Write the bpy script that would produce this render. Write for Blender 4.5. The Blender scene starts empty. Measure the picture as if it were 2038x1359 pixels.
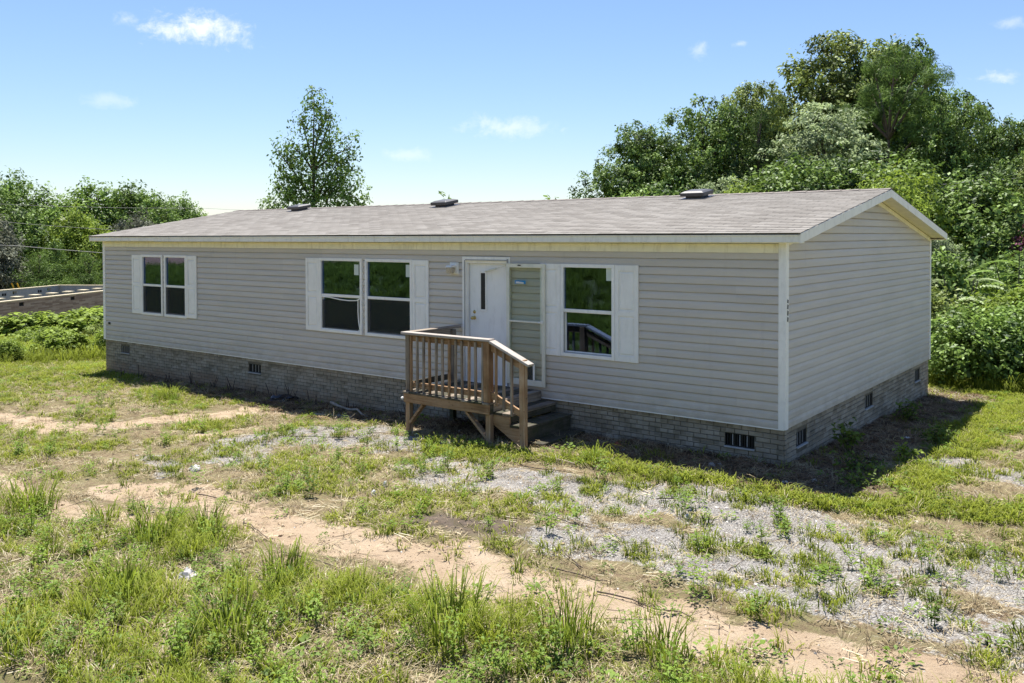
import bpy, bmesh, math, random
import numpy as np
from mathutils import Vector, Matrix

random.seed(7)
RNG = np.random.default_rng(11)
SC = bpy.context.scene
COL = SC.collection

# ------------------------------------------------------------------ camera
CAM_POS = Vector((4.1706, -11.2340, 2.5608))
YAW, PITCH, ROLL = 0.64854, 0.02090, -0.00284
FPX, PW = 1736.82, 2038.0
fw = Vector((-math.sin(YAW) * math.cos(PITCH), math.cos(YAW) * math.cos(PITCH), -math.sin(PITCH)))
rt = Vector((math.cos(YAW), math.sin(YAW), 0.0))
up = rt.cross(fw)
r2 = rt * math.cos(ROLL) + up * math.sin(ROLL)
u2 = up * math.cos(ROLL) - rt * math.sin(ROLL)
cam_data = bpy.data.cameras.new("camera")
cam_data.sensor_width = 36.0
cam_data.sensor_fit = 'HORIZONTAL'
cam_data.lens = 36.0 * FPX / PW
cam_data.shift_x = -19.5 / PW
cam_data.shift_y = -173.17 / PW
cam_data.clip_start = 0.1
cam_data.clip_end = 3000.0
cam = bpy.data.objects.new("camera", cam_data)
COL.objects.link(cam)
cam.matrix_world = Matrix(((r2.x, u2.x, -fw.x, CAM_POS.x), (r2.y, u2.y, -fw.y, CAM_POS.y),
                           (r2.z, u2.z, -fw.z, CAM_POS.z), (0, 0, 0, 1)))
SC.camera = cam

# ------------------------------------------------------------------ light and exposure
SUN_TO = Vector((-0.285, 0.255, 1.0)).normalized()
SUN_ELEV = math.asin(SUN_TO.z)
SUN_ROT = math.atan2(SUN_TO.x, SUN_TO.y)
world = bpy.data.worlds.new("World")
SC.world = world
world.use_nodes = True
SKY_STRENGTH = 0.064
SUN_STRENGTH = 4.8
SC.view_settings.view_transform = 'Standard'
SC.view_settings.look = 'None'
SC.view_settings.exposure = 1.08
SC.view_settings.gamma = 1.0
SC.view_settings.use_curve_mapping = False
SC.render.engine = 'CYCLES'
SC.cycles.max_bounces = 8
SC.cycles.transparent_max_bounces = 12

class NT:
    """small helper around a node tree"""
    def __init__(self, tree):
        self.t = tree
    def n(self, typ, **kw):
        nd = self.t.nodes.new(typ)
        for k, v in kw.items():
            if k.startswith('i_'):
                key = k[2:]
                nd.inputs[int(key) if key.isdigit() else key].default_value = v
            else:
                setattr(nd, k, v)
        return nd
    def l(self, a, b):
        self.t.links.new(a, b)
    def math(self, op, a, b=None, clamp=False):
        nd = self.n('ShaderNodeMath', operation=op, use_clamp=clamp)
        for i, v in enumerate((a, b)):
            if v is None: continue
            if isinstance(v, (int, float)): nd.inputs[i].default_value = v
            else: self.l(v, nd.inputs[i])
        return nd.outputs[0]
    def noise(self, vec, scale, detail=3.0, rough=0.55, dist=0.0):
        nd = self.n('ShaderNodeTexNoise')
        nd.inputs['Scale'].default_value = scale
        nd.inputs['Detail'].default_value = detail
        nd.inputs['Roughness'].default_value = rough
        nd.inputs['Distortion'].default_value = dist
        if vec is not None: self.l(vec, nd.inputs['Vector'])
        return nd.outputs['Fac']
    def map(self, vec, scale=(1, 1, 1), loc=(0, 0, 0), rot=(0, 0, 0)):
        nd = self.n('ShaderNodeMapping')
        nd.inputs['Scale'].default_value = scale
        nd.inputs['Location'].default_value = loc
        nd.inputs['Rotation'].default_value = rot
        self.l(vec, nd.inputs['Vector'])
        return nd.outputs[0]
    def ramp(self, fac, stops):
        nd = self.n('ShaderNodeValToRGB')
        cr = nd.color_ramp
        while len(cr.elements) > 1: cr.elements.remove(cr.elements[-1])
        cr.elements[0].position = stops[0][0]; cr.elements[0].color = tuple(stops[0][1]) + (1,)
        for p, c in stops[1:]:
            e = cr.elements.new(p); e.color = tuple(c) + (1,)
        self.l(fac, nd.inputs[0])
        return nd.outputs[0]
    def mix(self, fac, a, b, mode='MIX'):
        nd = self.n('ShaderNodeMix', data_type='RGBA', blend_type=mode)
        for i, v in ((0, fac), (6, a), (7, b)):
            if isinstance(v, (int, float)): nd.inputs[i].default_value = v
            elif isinstance(v, tuple): nd.inputs[i].default_value = v + (1,) if len(v) == 3 else v
            else: self.l(v, nd.inputs[i])
        return nd.outputs[2]
    def ramp01(self, v, a, b):
        nd = self.n('ShaderNodeMapRange', clamp=True)
        nd.inputs[1].default_value = a; nd.inputs[2].default_value = b
        self.l(v, nd.inputs[0])
        return nd.outputs[0]

wt = NT(world.node_tree)
world.node_tree.nodes.clear()
sky = wt.n('ShaderNodeTexSky', sky_type='NISHITA')
sky.sun_disc = False
sky.sun_elevation = SUN_ELEV
sky.sun_rotation = SUN_ROT
sky.altitude = 200.0
sky.air_density = 1.25
sky.dust_density = 0.0
sky.ozone_density = 3.0
tc = wt.n('ShaderNodeTexCoord')
sx = wt.n('ShaderNodeSeparateXYZ')
wt.l(tc.outputs['Generated'], sx.inputs[0])
az = wt.math('ARCTAN2', sx.outputs[0], sx.outputs[1])
el = wt.math('ARCSINE', sx.outputs[2])
nz = wt.noise(wt.map(tc.outputs['Generated'], (1, 1, 2.0)), 14.0, 8.0, 0.66, 0.6)
nz2 = wt.noise(tc.outputs['Generated'], 60.0, 6.0, 0.65, 0.4)
# small fair-weather clouds: azimuth, elevation, half sizes, density
CLOUDS = [(-1.0, 0.2195, .056, .017, .95), (-1.072, 0.223, .014, .008, .5), (-0.659, 0.124, .050, .013, .45),
          (-0.446, 0.204, .017, .013, .5), (-0.404, 0.209, .013, .005, .45), (-0.147, 0.157, .027, .008, .6),
          (-0.78, 0.092, .03, .007, .28), (-1.0875, 0.141, .022, .007, .25), (-0.14, 0.208, .014, .006, .3),
          (0.35, 0.25, .09, .03, .7), (0.9, 0.2, .1, .03, .6), (2.4, 0.3, .12, .04, .6), (-2.2, 0.28, .1, .03, .6), (-1.7, 0.22, .06, .02, .6)]
tot = None
for a0, e0, ra, re, dn in CLOUDS:
    da = wt.math('DIVIDE', wt.math('SUBTRACT', az, a0), ra)
    de = wt.math('DIVIDE', wt.math('SUBTRACT', el, e0), re)
    d = wt.math('SQRT', wt.math('ADD', wt.math('MULTIPLY', da, da), wt.math('MULTIPLY', de, de)))
    m = wt.math('SUBTRACT', 1.25, d)
    m = wt.math('ADD', m, wt.math('MULTIPLY', wt.math('SUBTRACT', nz, 0.5), 3.2))
    m = wt.math('ADD', m, wt.math('MULTIPLY', wt.math('SUBTRACT', nz2, 0.5), 2.2))
    sm = wt.n('ShaderNodeMapRange', interpolation_type='SMOOTHSTEP', clamp=True)
    wt.l(m, sm.inputs[0]); sm.inputs[1].default_value = 0.05; sm.inputs[2].default_value = 1.6
    sm.inputs[3].default_value = 0; sm.inputs[4].default_value = dn
    tot = sm.outputs[0] if tot is None else wt.math('MAXIMUM', tot, sm.outputs[0])
skyt = wt.mix(1.0, sky.outputs[0], (.895, .945, 1.13), 'MULTIPLY')
skyc = wt.mix(tot, skyt, (9.0, 9.2, 9.6))
bg = wt.n('ShaderNodeBackground')
bg.inputs['Strength'].default_value = SKY_STRENGTH
wt.l(skyc, bg.inputs['Color'])
wo = wt.n('ShaderNodeOutputWorld')
wt.l(bg.outputs[0], wo.inputs[0])

sun_data = bpy.data.lights.new("sun", 'SUN')
sun_data.energy = SUN_STRENGTH
sun_data.angle = math.radians(0.53)
sun_data.color = (1.0, 0.955, 0.88)
sun = bpy.data.objects.new("sun", sun_data)
COL.objects.link(sun)
sun.location = (-12, 12, 40)
sun.rotation_euler = SUN_TO.to_track_quat('Z', 'Y').to_euler()

# ------------------------------------------------------------------ mesh helpers
def np_mesh(name, V, F, attrs=None, smooth=False):
    """mesh from a vertex array and an (n,k) face array"""
    V = np.asarray(V, np.float32); F = np.asarray(F, np.int32)
    me = bpy.data.meshes.new(name)
    me.vertices.add(len(V)); me.vertices.foreach_set('co', V.ravel())
    n, k = F.shape
    me.loops.add(n * k); me.loops.foreach_set('vertex_index', F.ravel())
    me.polygons.add(n)
    me.polygons.foreach_set('loop_start', np.arange(0, n * k, k, dtype=np.int32))
    me.polygons.foreach_set('loop_total', np.full(n, k, np.int32))
    if smooth: me.polygons.foreach_set('use_smooth', np.ones(n, bool))
    for an, (dom, typ, arr) in (attrs or {}).items():
        at = me.attributes.new(an, typ, dom)
        key = {'FLOAT': 'value', 'INT': 'value', 'FLOAT_VECTOR': 'vector', 'FLOAT_COLOR': 'color'}[typ]
        at.data.foreach_set(key, np.asarray(arr).ravel())
    me.update(); me.validate()
    return me

class MB:
    """collects simple solids, then links them as ONE object"""
    def __init__(self):
        self.v = []; self.f = []
    def add(self, vs, fs):
        b = len(self.v)
        self.v += [tuple(p) for p in vs]
        self.f += [tuple(i + b for i in f) for f in fs]
        return self
    def box(self, x0, x1, y0, y1, z0, z1):
        x0, x1 = min(x0, x1), max(x0, x1); y0, y1 = min(y0, y1), max(y0, y1); z0, z1 = min(z0, z1), max(z0, z1)
        return self.add([(x0, y0, z0), (x1, y0, z0), (x1, y1, z0), (x0, y1, z0), (x0, y0, z1), (x1, y0, z1), (x1, y1, z1), (x0, y1, z1)],
                        [(0, 3, 2, 1), (4, 5, 6, 7), (0, 1, 5, 4), (1, 2, 6, 5), (2, 3, 7, 6), (3, 0, 4, 7)])
    def prism(self, poly, axis, a, b):
        """poly of 2D points extruded along axis from a to b"""
        n = len(poly)
        def P(p, t):
            return {'x': (t, p[0], p[1]), 'y': (p[0], t, p[1]), 'z': (p[0], p[1], t)}[axis]
        return self.add([P(p, a) for p in poly] + [P(p, b) for p in poly],
                        [tuple(range(n))[::-1], tuple(range(n, 2 * n))] + [(i, (i + 1) % n, n + (i + 1) % n, n + i) for i in range(n)])
    def bar(self, p, q, w, h, upv=(0, 0, 1)):
        """rectangular bar from p to q: w across, h along upv"""
        p, q = Vector(p), Vector(q); d = (q - p).normalized(); u = Vector(upv)
        s = d.cross(u).normalized(); u = s.cross(d)
        vs = []
        for c in (p, q):
            for a, b in ((-1, -1), (1, -1), (1, 1), (-1, 1)):
                vs.append(c + s * (a * w / 2) + u * (b * h / 2))
        return self.add(vs, [(0, 3, 2, 1), (4, 5, 6, 7), (0, 1, 5, 4), (1, 2, 6, 5), (2, 3, 7, 6), (3, 0, 4, 7)])
    def tube(self, pts, rad, n=6, cap=True):
        pts = [Vector(p) for p in pts]
        if isinstance(rad, (int, float)): rad = [rad] * len(pts)
        base = len(self.v); ref = Vector((0.31, 0.77, 0.55))
        for i, p in enumerate(pts):
            d = (pts[min(i + 1, len(pts) - 1)] - pts[max(i - 1, 0)]).normalized()
            s = d.cross(ref)
            if s.length < 1e-3: s = d.cross(Vector((1, 0, 0)))
            s.normalize(); u = s.cross(d)
            for k in range(n):
                a = 2 * math.pi * k / n
                self.v.append(tuple(p + (s * math.cos(a) + u * math.sin(a)) * rad[i]))
        for i in range(len(pts) - 1):
            for k in range(n):
                a = base + i * n + k; b = base + i * n + (k + 1) % n
                self.f.append((a, b, b + n, a + n))
        if cap:
            self.f.append(tuple(base + k for k in range(n))[::-1])
            self.f.append(tuple(base + (len(pts) - 1) * n + k for k in range(n)))
        return self
    def lathe(self, c, prof, axis='z', n=16):
        base = len(self.v)
        for r, t in prof:
            for k in range(n):
                a = 2 * math.pi * k / n
                x, y = r * math.cos(a), r * math.sin(a)
                self.v.append({'z': (c[0] + x, c[1] + y, c[2] + t), 'y': (c[0] + x, c[1] + t, c[2] + y)}[axis])
        for i in range(len(prof) - 1):
            for k in range(n):
                a = base + i * n + k; b = base + i * n + (k + 1) % n
                self.f.append((a, b, b + n, a + n))
        return self
    def build(self, name, mat, parent=None, bevel=0.0, smooth=False, jitter=0.0):
        me = bpy.data.meshes.new(name)
        me.from_pydata(self.v, [], self.f)
        if bevel > 0 or True:
            bm = bmesh.new(); bm.from_mesh(me)
            bmesh.ops.recalc_face_normals(bm, faces=bm.faces)
            if bevel > 0:
                bmesh.ops.bevel(bm, geom=bm.edges[:], offset=bevel, segments=1, affect='EDGES', clamp_overlap=True)
            bm.to_mesh(me); bm.free()
        if smooth:
            for p in me.polygons: p.use_smooth = True
        return obj(name, me, mat, parent)

WORLD_OF = {}
def obj(name, me, mat=None, parent=None):
    o = bpy.data.objects.new(name, me)
    COL.objects.link(o)
    if mat is not None and not me.materials: me.materials.append(mat)
    if parent is not None:
        o.parent = parent
        # mesh data is in world coordinates: cancel the parent's own offset
        base = WORLD_OF.get(parent.name, Vector((0, 0, 0)))
        o.location = -base
        WORLD_OF[o.name] = Vector((0, 0, 0))
    return o

def tag(o, label=None, cat=None, group=None, kind=None):
    for k, v in (('label', label), ('category', cat), ('group', group), ('kind', kind)):
        if v: o[k] = v
    return o

def thing(name, label, cat, loc, group=None):
    o = bpy.data.objects.new(name, None)
    o.empty_display_size = 0.2
    COL.objects.link(o)
    o.location = loc
    WORLD_OF[o.name] = Vector(loc)
    return tag(o, label, cat, group)

# ------------------------------------------------------------------ numeric noise and terrain
_perm = np.random.default_rng(5).random((256, 256))
def vnoise(x, y):
    x = np.asarray(x, float); y = np.asarray(y, float)
    xi = np.floor(x).astype(int); yi = np.floor(y).astype(int)
    fx = x - xi; fy = y - yi
    fx = fx * fx * (3 - 2 * fx); fy = fy * fy * (3 - 2 * fy)
    g = lambda a, b: _perm[a & 255, b & 255]
    return (g(xi, yi) * (1 - fx) * (1 - fy) + g(xi + 1, yi) * fx * (1 - fy) + g(xi, yi + 1) * (1 - fx) * fy + g(xi + 1, yi + 1) * fx * fy)
def fbm(x, y, s=1.0, o=4):
    t = 0; a = 0.5; n = 0
    for i in range(o):
        t = t + a * vnoise(np.asarray(x) * s + 17.3 * i, np.asarray(y) * s - 9.1 * i); n += a
        a *= 0.5; s *= 2.03
    return t / n
def sstep(a, b, t):
    t = np.clip((np.asarray(t, float) - a) / (b - a), 0, 1)
    return t * t * (3 - 2 * t)
HL, HW = 17.633, 8.220     # house length and width
def gz0(x, y):
    x = np.asarray(x, float); y = np.asarray(y, float)
    f = np.interp(x, [-120, -60, -45, -30, -22, -17.5, -15.5, -11, -8, -5.5, -4, -2, 0, 4, 30, 120],
                  [-4.2, -2.75, -2.15, -1.35, -1.0, -.86, -.79, -.72, -.70, -.58, -.52, -.46, -.50, -.52, -.6, -1])
    w = np.exp(np.minimum(y, 0) / 9.0)
    z = f * w + (-.5) * (1 - w)
    z = z - .032 * np.clip(y, 0, 9) - .010 * np.clip(y - 9, 0, 60)
    b = 1 - sstep(-14, -8.5, y)
    return z + b * 0.9 + np.clip(-y - 11, 0, 22) * .22
def ground_z(x, y):
    x = np.asarray(x, float); y = np.asarray(y, float)
    inside = (x > -HL - .3) & (x < .3) & (y > -.3) & (y < HW + .3)
    amp = np.where(inside, 0.15, 1.0)
    lip = sstep(-.05, .16, np.interp(x, TALL_X, TALL_Y) - y + (fbm(x, y, 2.3, 3) - .5) * .9) * .085 * sstep(16, 12, np.abs(x + 3))
    return gz0(x, y) + lip + amp * ((fbm(x, y, .7, 3) - .5) * .10 + (fbm(x + 40, y, 3.1, 3) - .5) * .045)

def poly_d(x, y, pl):
    best = np.full(np.shape(x), 1e9)
    for (ax, ay), (bx, by) in zip(pl[:-1], pl[1:]):
        dx, dy = bx - ax, by - ay
        t = np.clip(((x - ax) * dx + (y - ay) * dy) / (dx * dx + dy * dy + 1e-9), 0, 1)
        best = np.minimum(best, np.hypot(x - ax - t * dx, y - ay - t * dy))
    return best

P_TRACK = [(-12, -6.3), (-7.83, -6.44), (-6.49, -6.48), (-5.58, -6.4), (-4.7, -6.3)]
P_SAND = [(-6.27, -5.69), (-5.42, -5.39), (-4.31, -5.39), (-3.37, -5.49), (-2.66, -5.48), (-1.99, -5.37), (-1.43, -5.18), (-0.79, -5.2), (-0.18, -5.18),
          (0.49, -5.05), (1.14, -5.1), (1.69, -5.12), (2.2, -5.0), (2.83, -4.9), (6, -4.6)]
P_SANDUP = [(-16, -4.6), (-12.78, -4.44), (-11.18, -4.38), (-10.35, -3.94), (-10.18, -3.05), (-9.69, -2.19), (-9.76, -1.28), (-9.0, -0.95)]
P_SANDMID = [(-8.45, -3.36), (-8.22, -2.68)]
P_GRL = [(-6.73, -3.72), (-7.2, -2.75), (-6.96, -2.15), (-6.28, -1.91), (-5.24, -2.05)]
P_GRS = [(-7.73, -4.46), (-6.67, -4.74), (-6.49, -4.95)]
P_GRR = [(-3.36, -2.81), (-2.31, -2.57), (-1.34, -2.37), (-0.41, -2.24), (0.48, -2.21), (1.29, -2.2), (2.09, -2.47), (2.75, -2.58), (6, -2.8)]
P_GRR2 = [(-0.76, -3.78), (-0.01, -3.56), (1.04, -3.58), (1.98, -3.71), (2.6, -3.84), (6, -4.0)]
P_GRE = [(1.69, 1.89), (2.12, 1.53), (2.61, 1.28), (5, .8)]
P_STAIN = [(-2.11, -4.40), (-1.76, -4.30), (-1.46, -4.15)]
P_GREENF = [(-4.85, -1.85), (-3.71, -1.89), (-2.56, -1.68), (-1.98, -1.38), (-0.87, -1.40), (0.16, -1.50), (1.1, -1.15), (1.92, -0.75), (2.76, -0.35)]
P_GREENR = [(1.25, 0.16), (1.5, .46), (1.6, 3.5), (1.57, 6.19), (1.6, 8.65), (3, 12)]
TALL_X = [-30, -7.2, -5.5, -4.4, -2.95, -2.0, -1.05, -.17, .83, 1.6, 2.3, 8]
TALL_Y = [-6.6, -6.72, -6.75, -6.45, -6.30, -6.22, -6.03, -5.80, -5.62, -5.55, -5.5, -5.3]

def zones(x, y):
    x = np.asarray(x, float); y = np.asarray(y, float)
    n1 = fbm(x, y, 1.1, 4) - .5; n2 = fbm(x + 31, y - 12, 2.9, 4) - .5; n3 = fbm(x - 7, y + 55, .45, 3) - .5
    wob = n1 * 1.3 + n2 * 1.1
    band = lambda pl, w: sstep(-.18, .30, (1 - poly_d(x, y, pl) / w) + wob * 1.0)
    sand = np.maximum.reduce([band(P_SAND, .43), band(P_TRACK, .26) * .9, band(P_SANDUP, .42) * .85, band(P_SANDMID, .3) * .7])
    gravel = np.maximum.reduce([band(P_GRL, .70), band(P_GRS, .22), band(P_GRR, .75), band(P_GRR2, .62), band(P_GRE, .5)])
    sand = sand * (.62 + .38 * sstep(.32, .50, fbm(x + 3, y * 1.3, 1.9, 3)))
    gravel = gravel * (.50 + .50 * sstep(.32, .48, fbm(x - 11, y * 1.2 + 5, 1.5, 4)))
    stain = sstep(0, .8, 1 - poly_d(x, y, P_STAIN) / .50 + wob * .5)
    # pine straw and dead litter, its dark strip shaped to the house's cast shadow
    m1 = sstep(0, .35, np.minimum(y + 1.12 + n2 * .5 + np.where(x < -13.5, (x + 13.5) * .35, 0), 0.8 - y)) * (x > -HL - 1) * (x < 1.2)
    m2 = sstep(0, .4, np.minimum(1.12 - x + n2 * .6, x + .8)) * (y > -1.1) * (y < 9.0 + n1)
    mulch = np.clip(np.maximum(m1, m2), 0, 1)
    tall = sstep(0, .5, np.interp(x, TALL_X, TALL_Y) - y + n2 * .7)
    gband = lambda pl, w: sstep(0, .5, 1 - poly_d(x, y, pl) / w + wob * .9)
    green = np.maximum.reduce([gband(P_GREENF, .42), gband(P_GREENR, .55) * .9, sstep(-17, -21, -1 * -x) * 0])
    farl = sstep(-12.5, -17.5, x) if False else sstep(12.5, 17.5, -x)
    behind = sstep(7, 9.5, y)
    green = np.maximum.reduce([green, farl * (.45 + .5 * sstep(-4, -1, y)) * (.7 + n1), behind * .9, tall * .55])
    lawn = np.clip(.52 + n1 * 1.6 + n3 * .6, 0, 1)
    sand = sand * (1 - mulch) * (1 - tall * .85)
    gravel = gravel * (1 - mulch) * (1 - sand)
    return dict(sand=sand, gravel=gravel, mulch=mulch, tall=tall, green=np.clip(green, 0, 1), lawn=lawn, stain=stain * (1 - mulch), n1=n1, n2=n2, n3=n3)

# ------------------------------------------------------------------ materials
def new_mat(name):
    m = bpy.data.materials.new(name); m.use_nodes = True
    t = NT(m.node_tree); t.t.nodes.clear()
    out = t.n('ShaderNodeOutputMaterial')
    return m, t, out
def principled(t, out, color, rough=.6, spec=.4, metallic=0.0, bump=None, bump_d=0.01):
    p = t.n('ShaderNodeBsdfPrincipled')
    if isinstance(color, tuple): p.inputs['Base Color'].default_value = color + (1,)
    else: t.l(color, p.inputs['Base Color'])
    if isinstance(rough, (int, float)): p.inputs['Roughness'].default_value = rough
    else: t.l(rough, p.inputs['Roughness'])
    p.inputs['Specular IOR Level'].default_value = spec
    p.inputs['Metallic'].default_value = metallic
    if bump is not None:
        b = t.n('ShaderNodeBump'); b.inputs['Distance'].default_value = bump_d; b.inputs['Strength'].default_value = 1.0
        t.l(bump, b.inputs['Height']); t.l(b.outputs[0], p.inputs['Normal'])
    t.l(p.outputs[0], out.inputs[0])
    return p
def pos(t): return t.n('ShaderNodeNewGeometry').outputs['Position']

def mat_plain(name, col, rough=.5, var=.12, scale=6.0, spec=.4, metallic=0.0, dirt=None, dirt_amt=.5):
    m, t, out = new_mat(name)
    P = pos(t)
    n = t.noise(P, scale, 5.0, .6)
    dark = tuple(c * (1 - var) for c in col); lite = tuple(min(1, c * (1 + var)) for c in col)
    c = t.ramp(n, [(.3, dark), (.7, lite)])
    if dirt:
        d = t.ramp01(t.noise(t.map(P, (5, 5, 1.1)), 2.3, 6.0, .7), .52, .75)
        c = t.mix(t.math('MULTIPLY', d, dirt_amt), c, dirt)
    principled(t, out, c, rough, spec, metallic, bump=t.noise(P, 60, 3.0), bump_d=.0008)
    return m

def mat_siding():
    m, t, out = new_mat('vinyl_siding')
    P = pos(t)
    a = t.noise(t.map(P, (.8, .8, 7)), 1.0, 4.0, .6)
    c = t.ramp(a, [(.3, (.575, .525, .465)), (.7, (.63, .58, .518))])
    # algae film and dust: blotches of their own
    g = t.ramp01(t.noise(t.map(P, (.55, .55, .8), (3, 1, 0)), 1.0, 5.0, .6), .5, .8)
    sp = t.n('ShaderNodeSeparateXYZ'); t.l(P, sp.inputs[0])
    c = t.mix(t.math('MULTIPLY', g, .45), c, (.48, .47, .40))
    st = t.ramp01(t.noise(t.map(P, (9, 9, .5)), 1.0, 4.0, .65), .58, .8)
    c = t.mix(t.math('MULTIPLY', st, .22), c, (.38, .34, .30))
    oi = t.n('ShaderNodeObjectInfo')
    hs = t.n('ShaderNodeHueSaturation'); t.l(c, hs.inputs['Color']); t.l(t.math('ADD', .955, t.math('MULTIPLY', oi.outputs['Random'], .09)), hs.inputs['Value']); c = hs.outputs[0]
    spl = t.math('MULTIPLY', t.ramp01(sp.outputs[2], .42, .0), t.ramp01(t.noise(t.map(P, (3, 3, 5)), 1.0, 6.0, .7), .38, .7))
    c = t.mix(t.math('MULTIPLY', spl, .55), c, (.34, .275, .20))
    w = t.n('ShaderNodeTexWave', wave_type='BANDS', bands_direction='Z'); w.inputs['Scale'].default_value = 40
    w.inputs['Distortion'].default_value = 6; w.inputs['Detail'].default_value = 2; t.l(t.map(P, (.12, .12, 1)), w.inputs['Vector'])
    principled(t, out, c, .48, .35, bump=t.math('ADD', t.math('MULTIPLY', w.outputs['Fac'], .10), t.noise(t.map(P, (1.3, 1.3, .9)), 1.0, 2.0, .5)), bump_d=.010)
    return m

def mat_cells(name, axis, bw, bh, cols, rough, dirty=None, stain=None, vscale=1.0):
    """colour per piece from its place in the bond"""
    m, t, out = new_mat(name)
    P = pos(t)
    sp = t.n('ShaderNodeSeparateXYZ'); t.l(P, sp.inputs[0])
    oi = t.n('ShaderNodeObjectInfo')
    u = t.math('ADD', sp.outputs[0], sp.outputs[1])
    row = t.math('FLOOR', t.math('DIVIDE', sp.outputs[1] if axis == 'roof' else sp.outputs[2], bh))
    if axis == 'roof': u = sp.outputs[0]
    colm = t.math('FLOOR', t.math('ADD', t.math('DIVIDE', u, bw), t.math('MULTIPLY', row, .5)))
    cb = t.n('ShaderNodeCombineXYZ'); t.l(colm, cb.inputs[0]); t.l(row, cb.inputs[1])
    wn = t.n('ShaderNodeTexWhiteNoise', noise_dimensions='2D'); t.l(cb.outputs[0], wn.inputs['Vector'])
    n = t.noise(P, 14, 5.0, .65)
    f = t.math('ADD', t.math('MULTIPLY', wn.outputs['Value'], .55), t.math('MULTIPLY', n, .45))
    c = t.ramp(f, cols)
    if dirty:
        d = t.ramp01(t.noise(t.map(P, (1, 1, .6)), 1.6, 6.0, .7), .5, .78)
        c = t.mix(t.math('MULTIPLY', d, .7), c, dirty)
    if stain:
        hgt = t.math('ADD', sp.outputs[2], t.math('MULTIPLY', t.math('SUBTRACT', t.noise(P, 2.2, 5.0, .6), .5), .6))
        d = t.math('MULTIPLY', t.ramp01(hgt, -.42, -.68), t.ramp01(sp.outputs[0], -6.0, -9.5))
        c = t.mix(t.math('MULTIPLY', d, .65), c, stain)
    fine = t.noise(P, 120 * vscale, 3.0, .7)
    principled(t, out, c, rough, .25, bump=fine, bump_d=.002)
    return m

def mat_wood(name, axis, cols, moss=0.0):
    m, t, out = new_mat(name)
    P = pos(t)
    oi = t.n('ShaderNodeObjectInfo')
    add = t.n('ShaderNodeVectorMath', operation='ADD')
    sc = t.n('ShaderNodeVectorMath', operation='SCALE'); sc.inputs[0].default_value = (13, 7, 5); t.l(oi.outputs['Random'], sc.inputs['Scale'])
    t.l(P, add.inputs[0]); t.l(sc.outputs[0], add.inputs[1])
    s = {'x': (1.6, 34, 34), 'y': (34, 1.6, 34), 'z': (34, 34, 1.6)}[axis]
    g = t.noise(t.map(add.outputs[0], s), 1.0, 6.0, .65, .6)
    b = t.noise(add.outputs[0], 3.0, 4.0, .6)
    f = t.math('ADD', t.math('MULTIPLY', g, .62), t.math('MULTIPLY', b, .38))
    f = t.math('ADD', f, t.math('MULTIPLY', t.math('SUBTRACT', oi.outputs['Random'], .5), .10))
    c = t.ramp(f, cols)
    k = t.ramp01(t.noise(add.outputs[0], 11, 2.0, .5), .70, .78)
    c = t.mix(t.math('MULTIPLY', k, .7), c, (.03, .02, .012))
    if moss:
        d = t.ramp01(t.noise(P, 5, 6.0, .7), .42, .66)
        c = t.mix(t.math('MULTIPLY', d, moss), c, (.030, .042, .012))
    principled(t, out, c, .8, .2, bump=g, bump_d=.003)
    return m

def mat_glass(name, refl, tint, trans, fm=.6):
    m, t, out = new_mat(name)
    gl = t.n('ShaderNodeBsdfGlossy'); gl.inputs['Roughness'].default_value = .0; gl.inputs['Color'].default_value = tint + (1,)
    tr = t.n('ShaderNodeBsdfTransparent'); tr.inputs['Color'].default_value = trans + (1,)
    fr = t.n('ShaderNodeFresnel'); fr.inputs['IOR'].default_value = 1.5
    P = pos(t)
    b = t.n('ShaderNodeBump'); b.inputs['Distance'].default_value = .004; b.inputs['Strength'].default_value = .07
    t.l(t.noise(P, 2.0, 1.0), b.inputs['Height']); t.l(b.outputs[0], gl.inputs['Normal'])
    f = t.math('ADD', t.math('MULTIPLY', fr.outputs[0], fm), refl, clamp=True)
    mx = t.n('ShaderNodeMixShader'); t.l(f, mx.inputs[0]); t.l(tr.outputs[0], mx.inputs[1]); t.l(gl.outputs[0], mx.inputs[2])
    t.l(mx.outputs[0], out.inputs[0])
    return m

def mat_screen(name, col, open_):
    m, t, out = new_mat(name)
    d = t.n('ShaderNodeBsdfDiffuse'); d.inputs['Color'].default_value = col + (1,)
    tr = t.n('ShaderNodeBsdfTransparent')
    mx = t.n('ShaderNodeMixShader'); mx.inputs[0].default_value = open_
    t.l(d.outputs[0], mx.inputs[1]); t.l(tr.outputs[0], mx.inputs[2]); t.l(mx.outputs[0], out.inputs[0])
    return m

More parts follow.
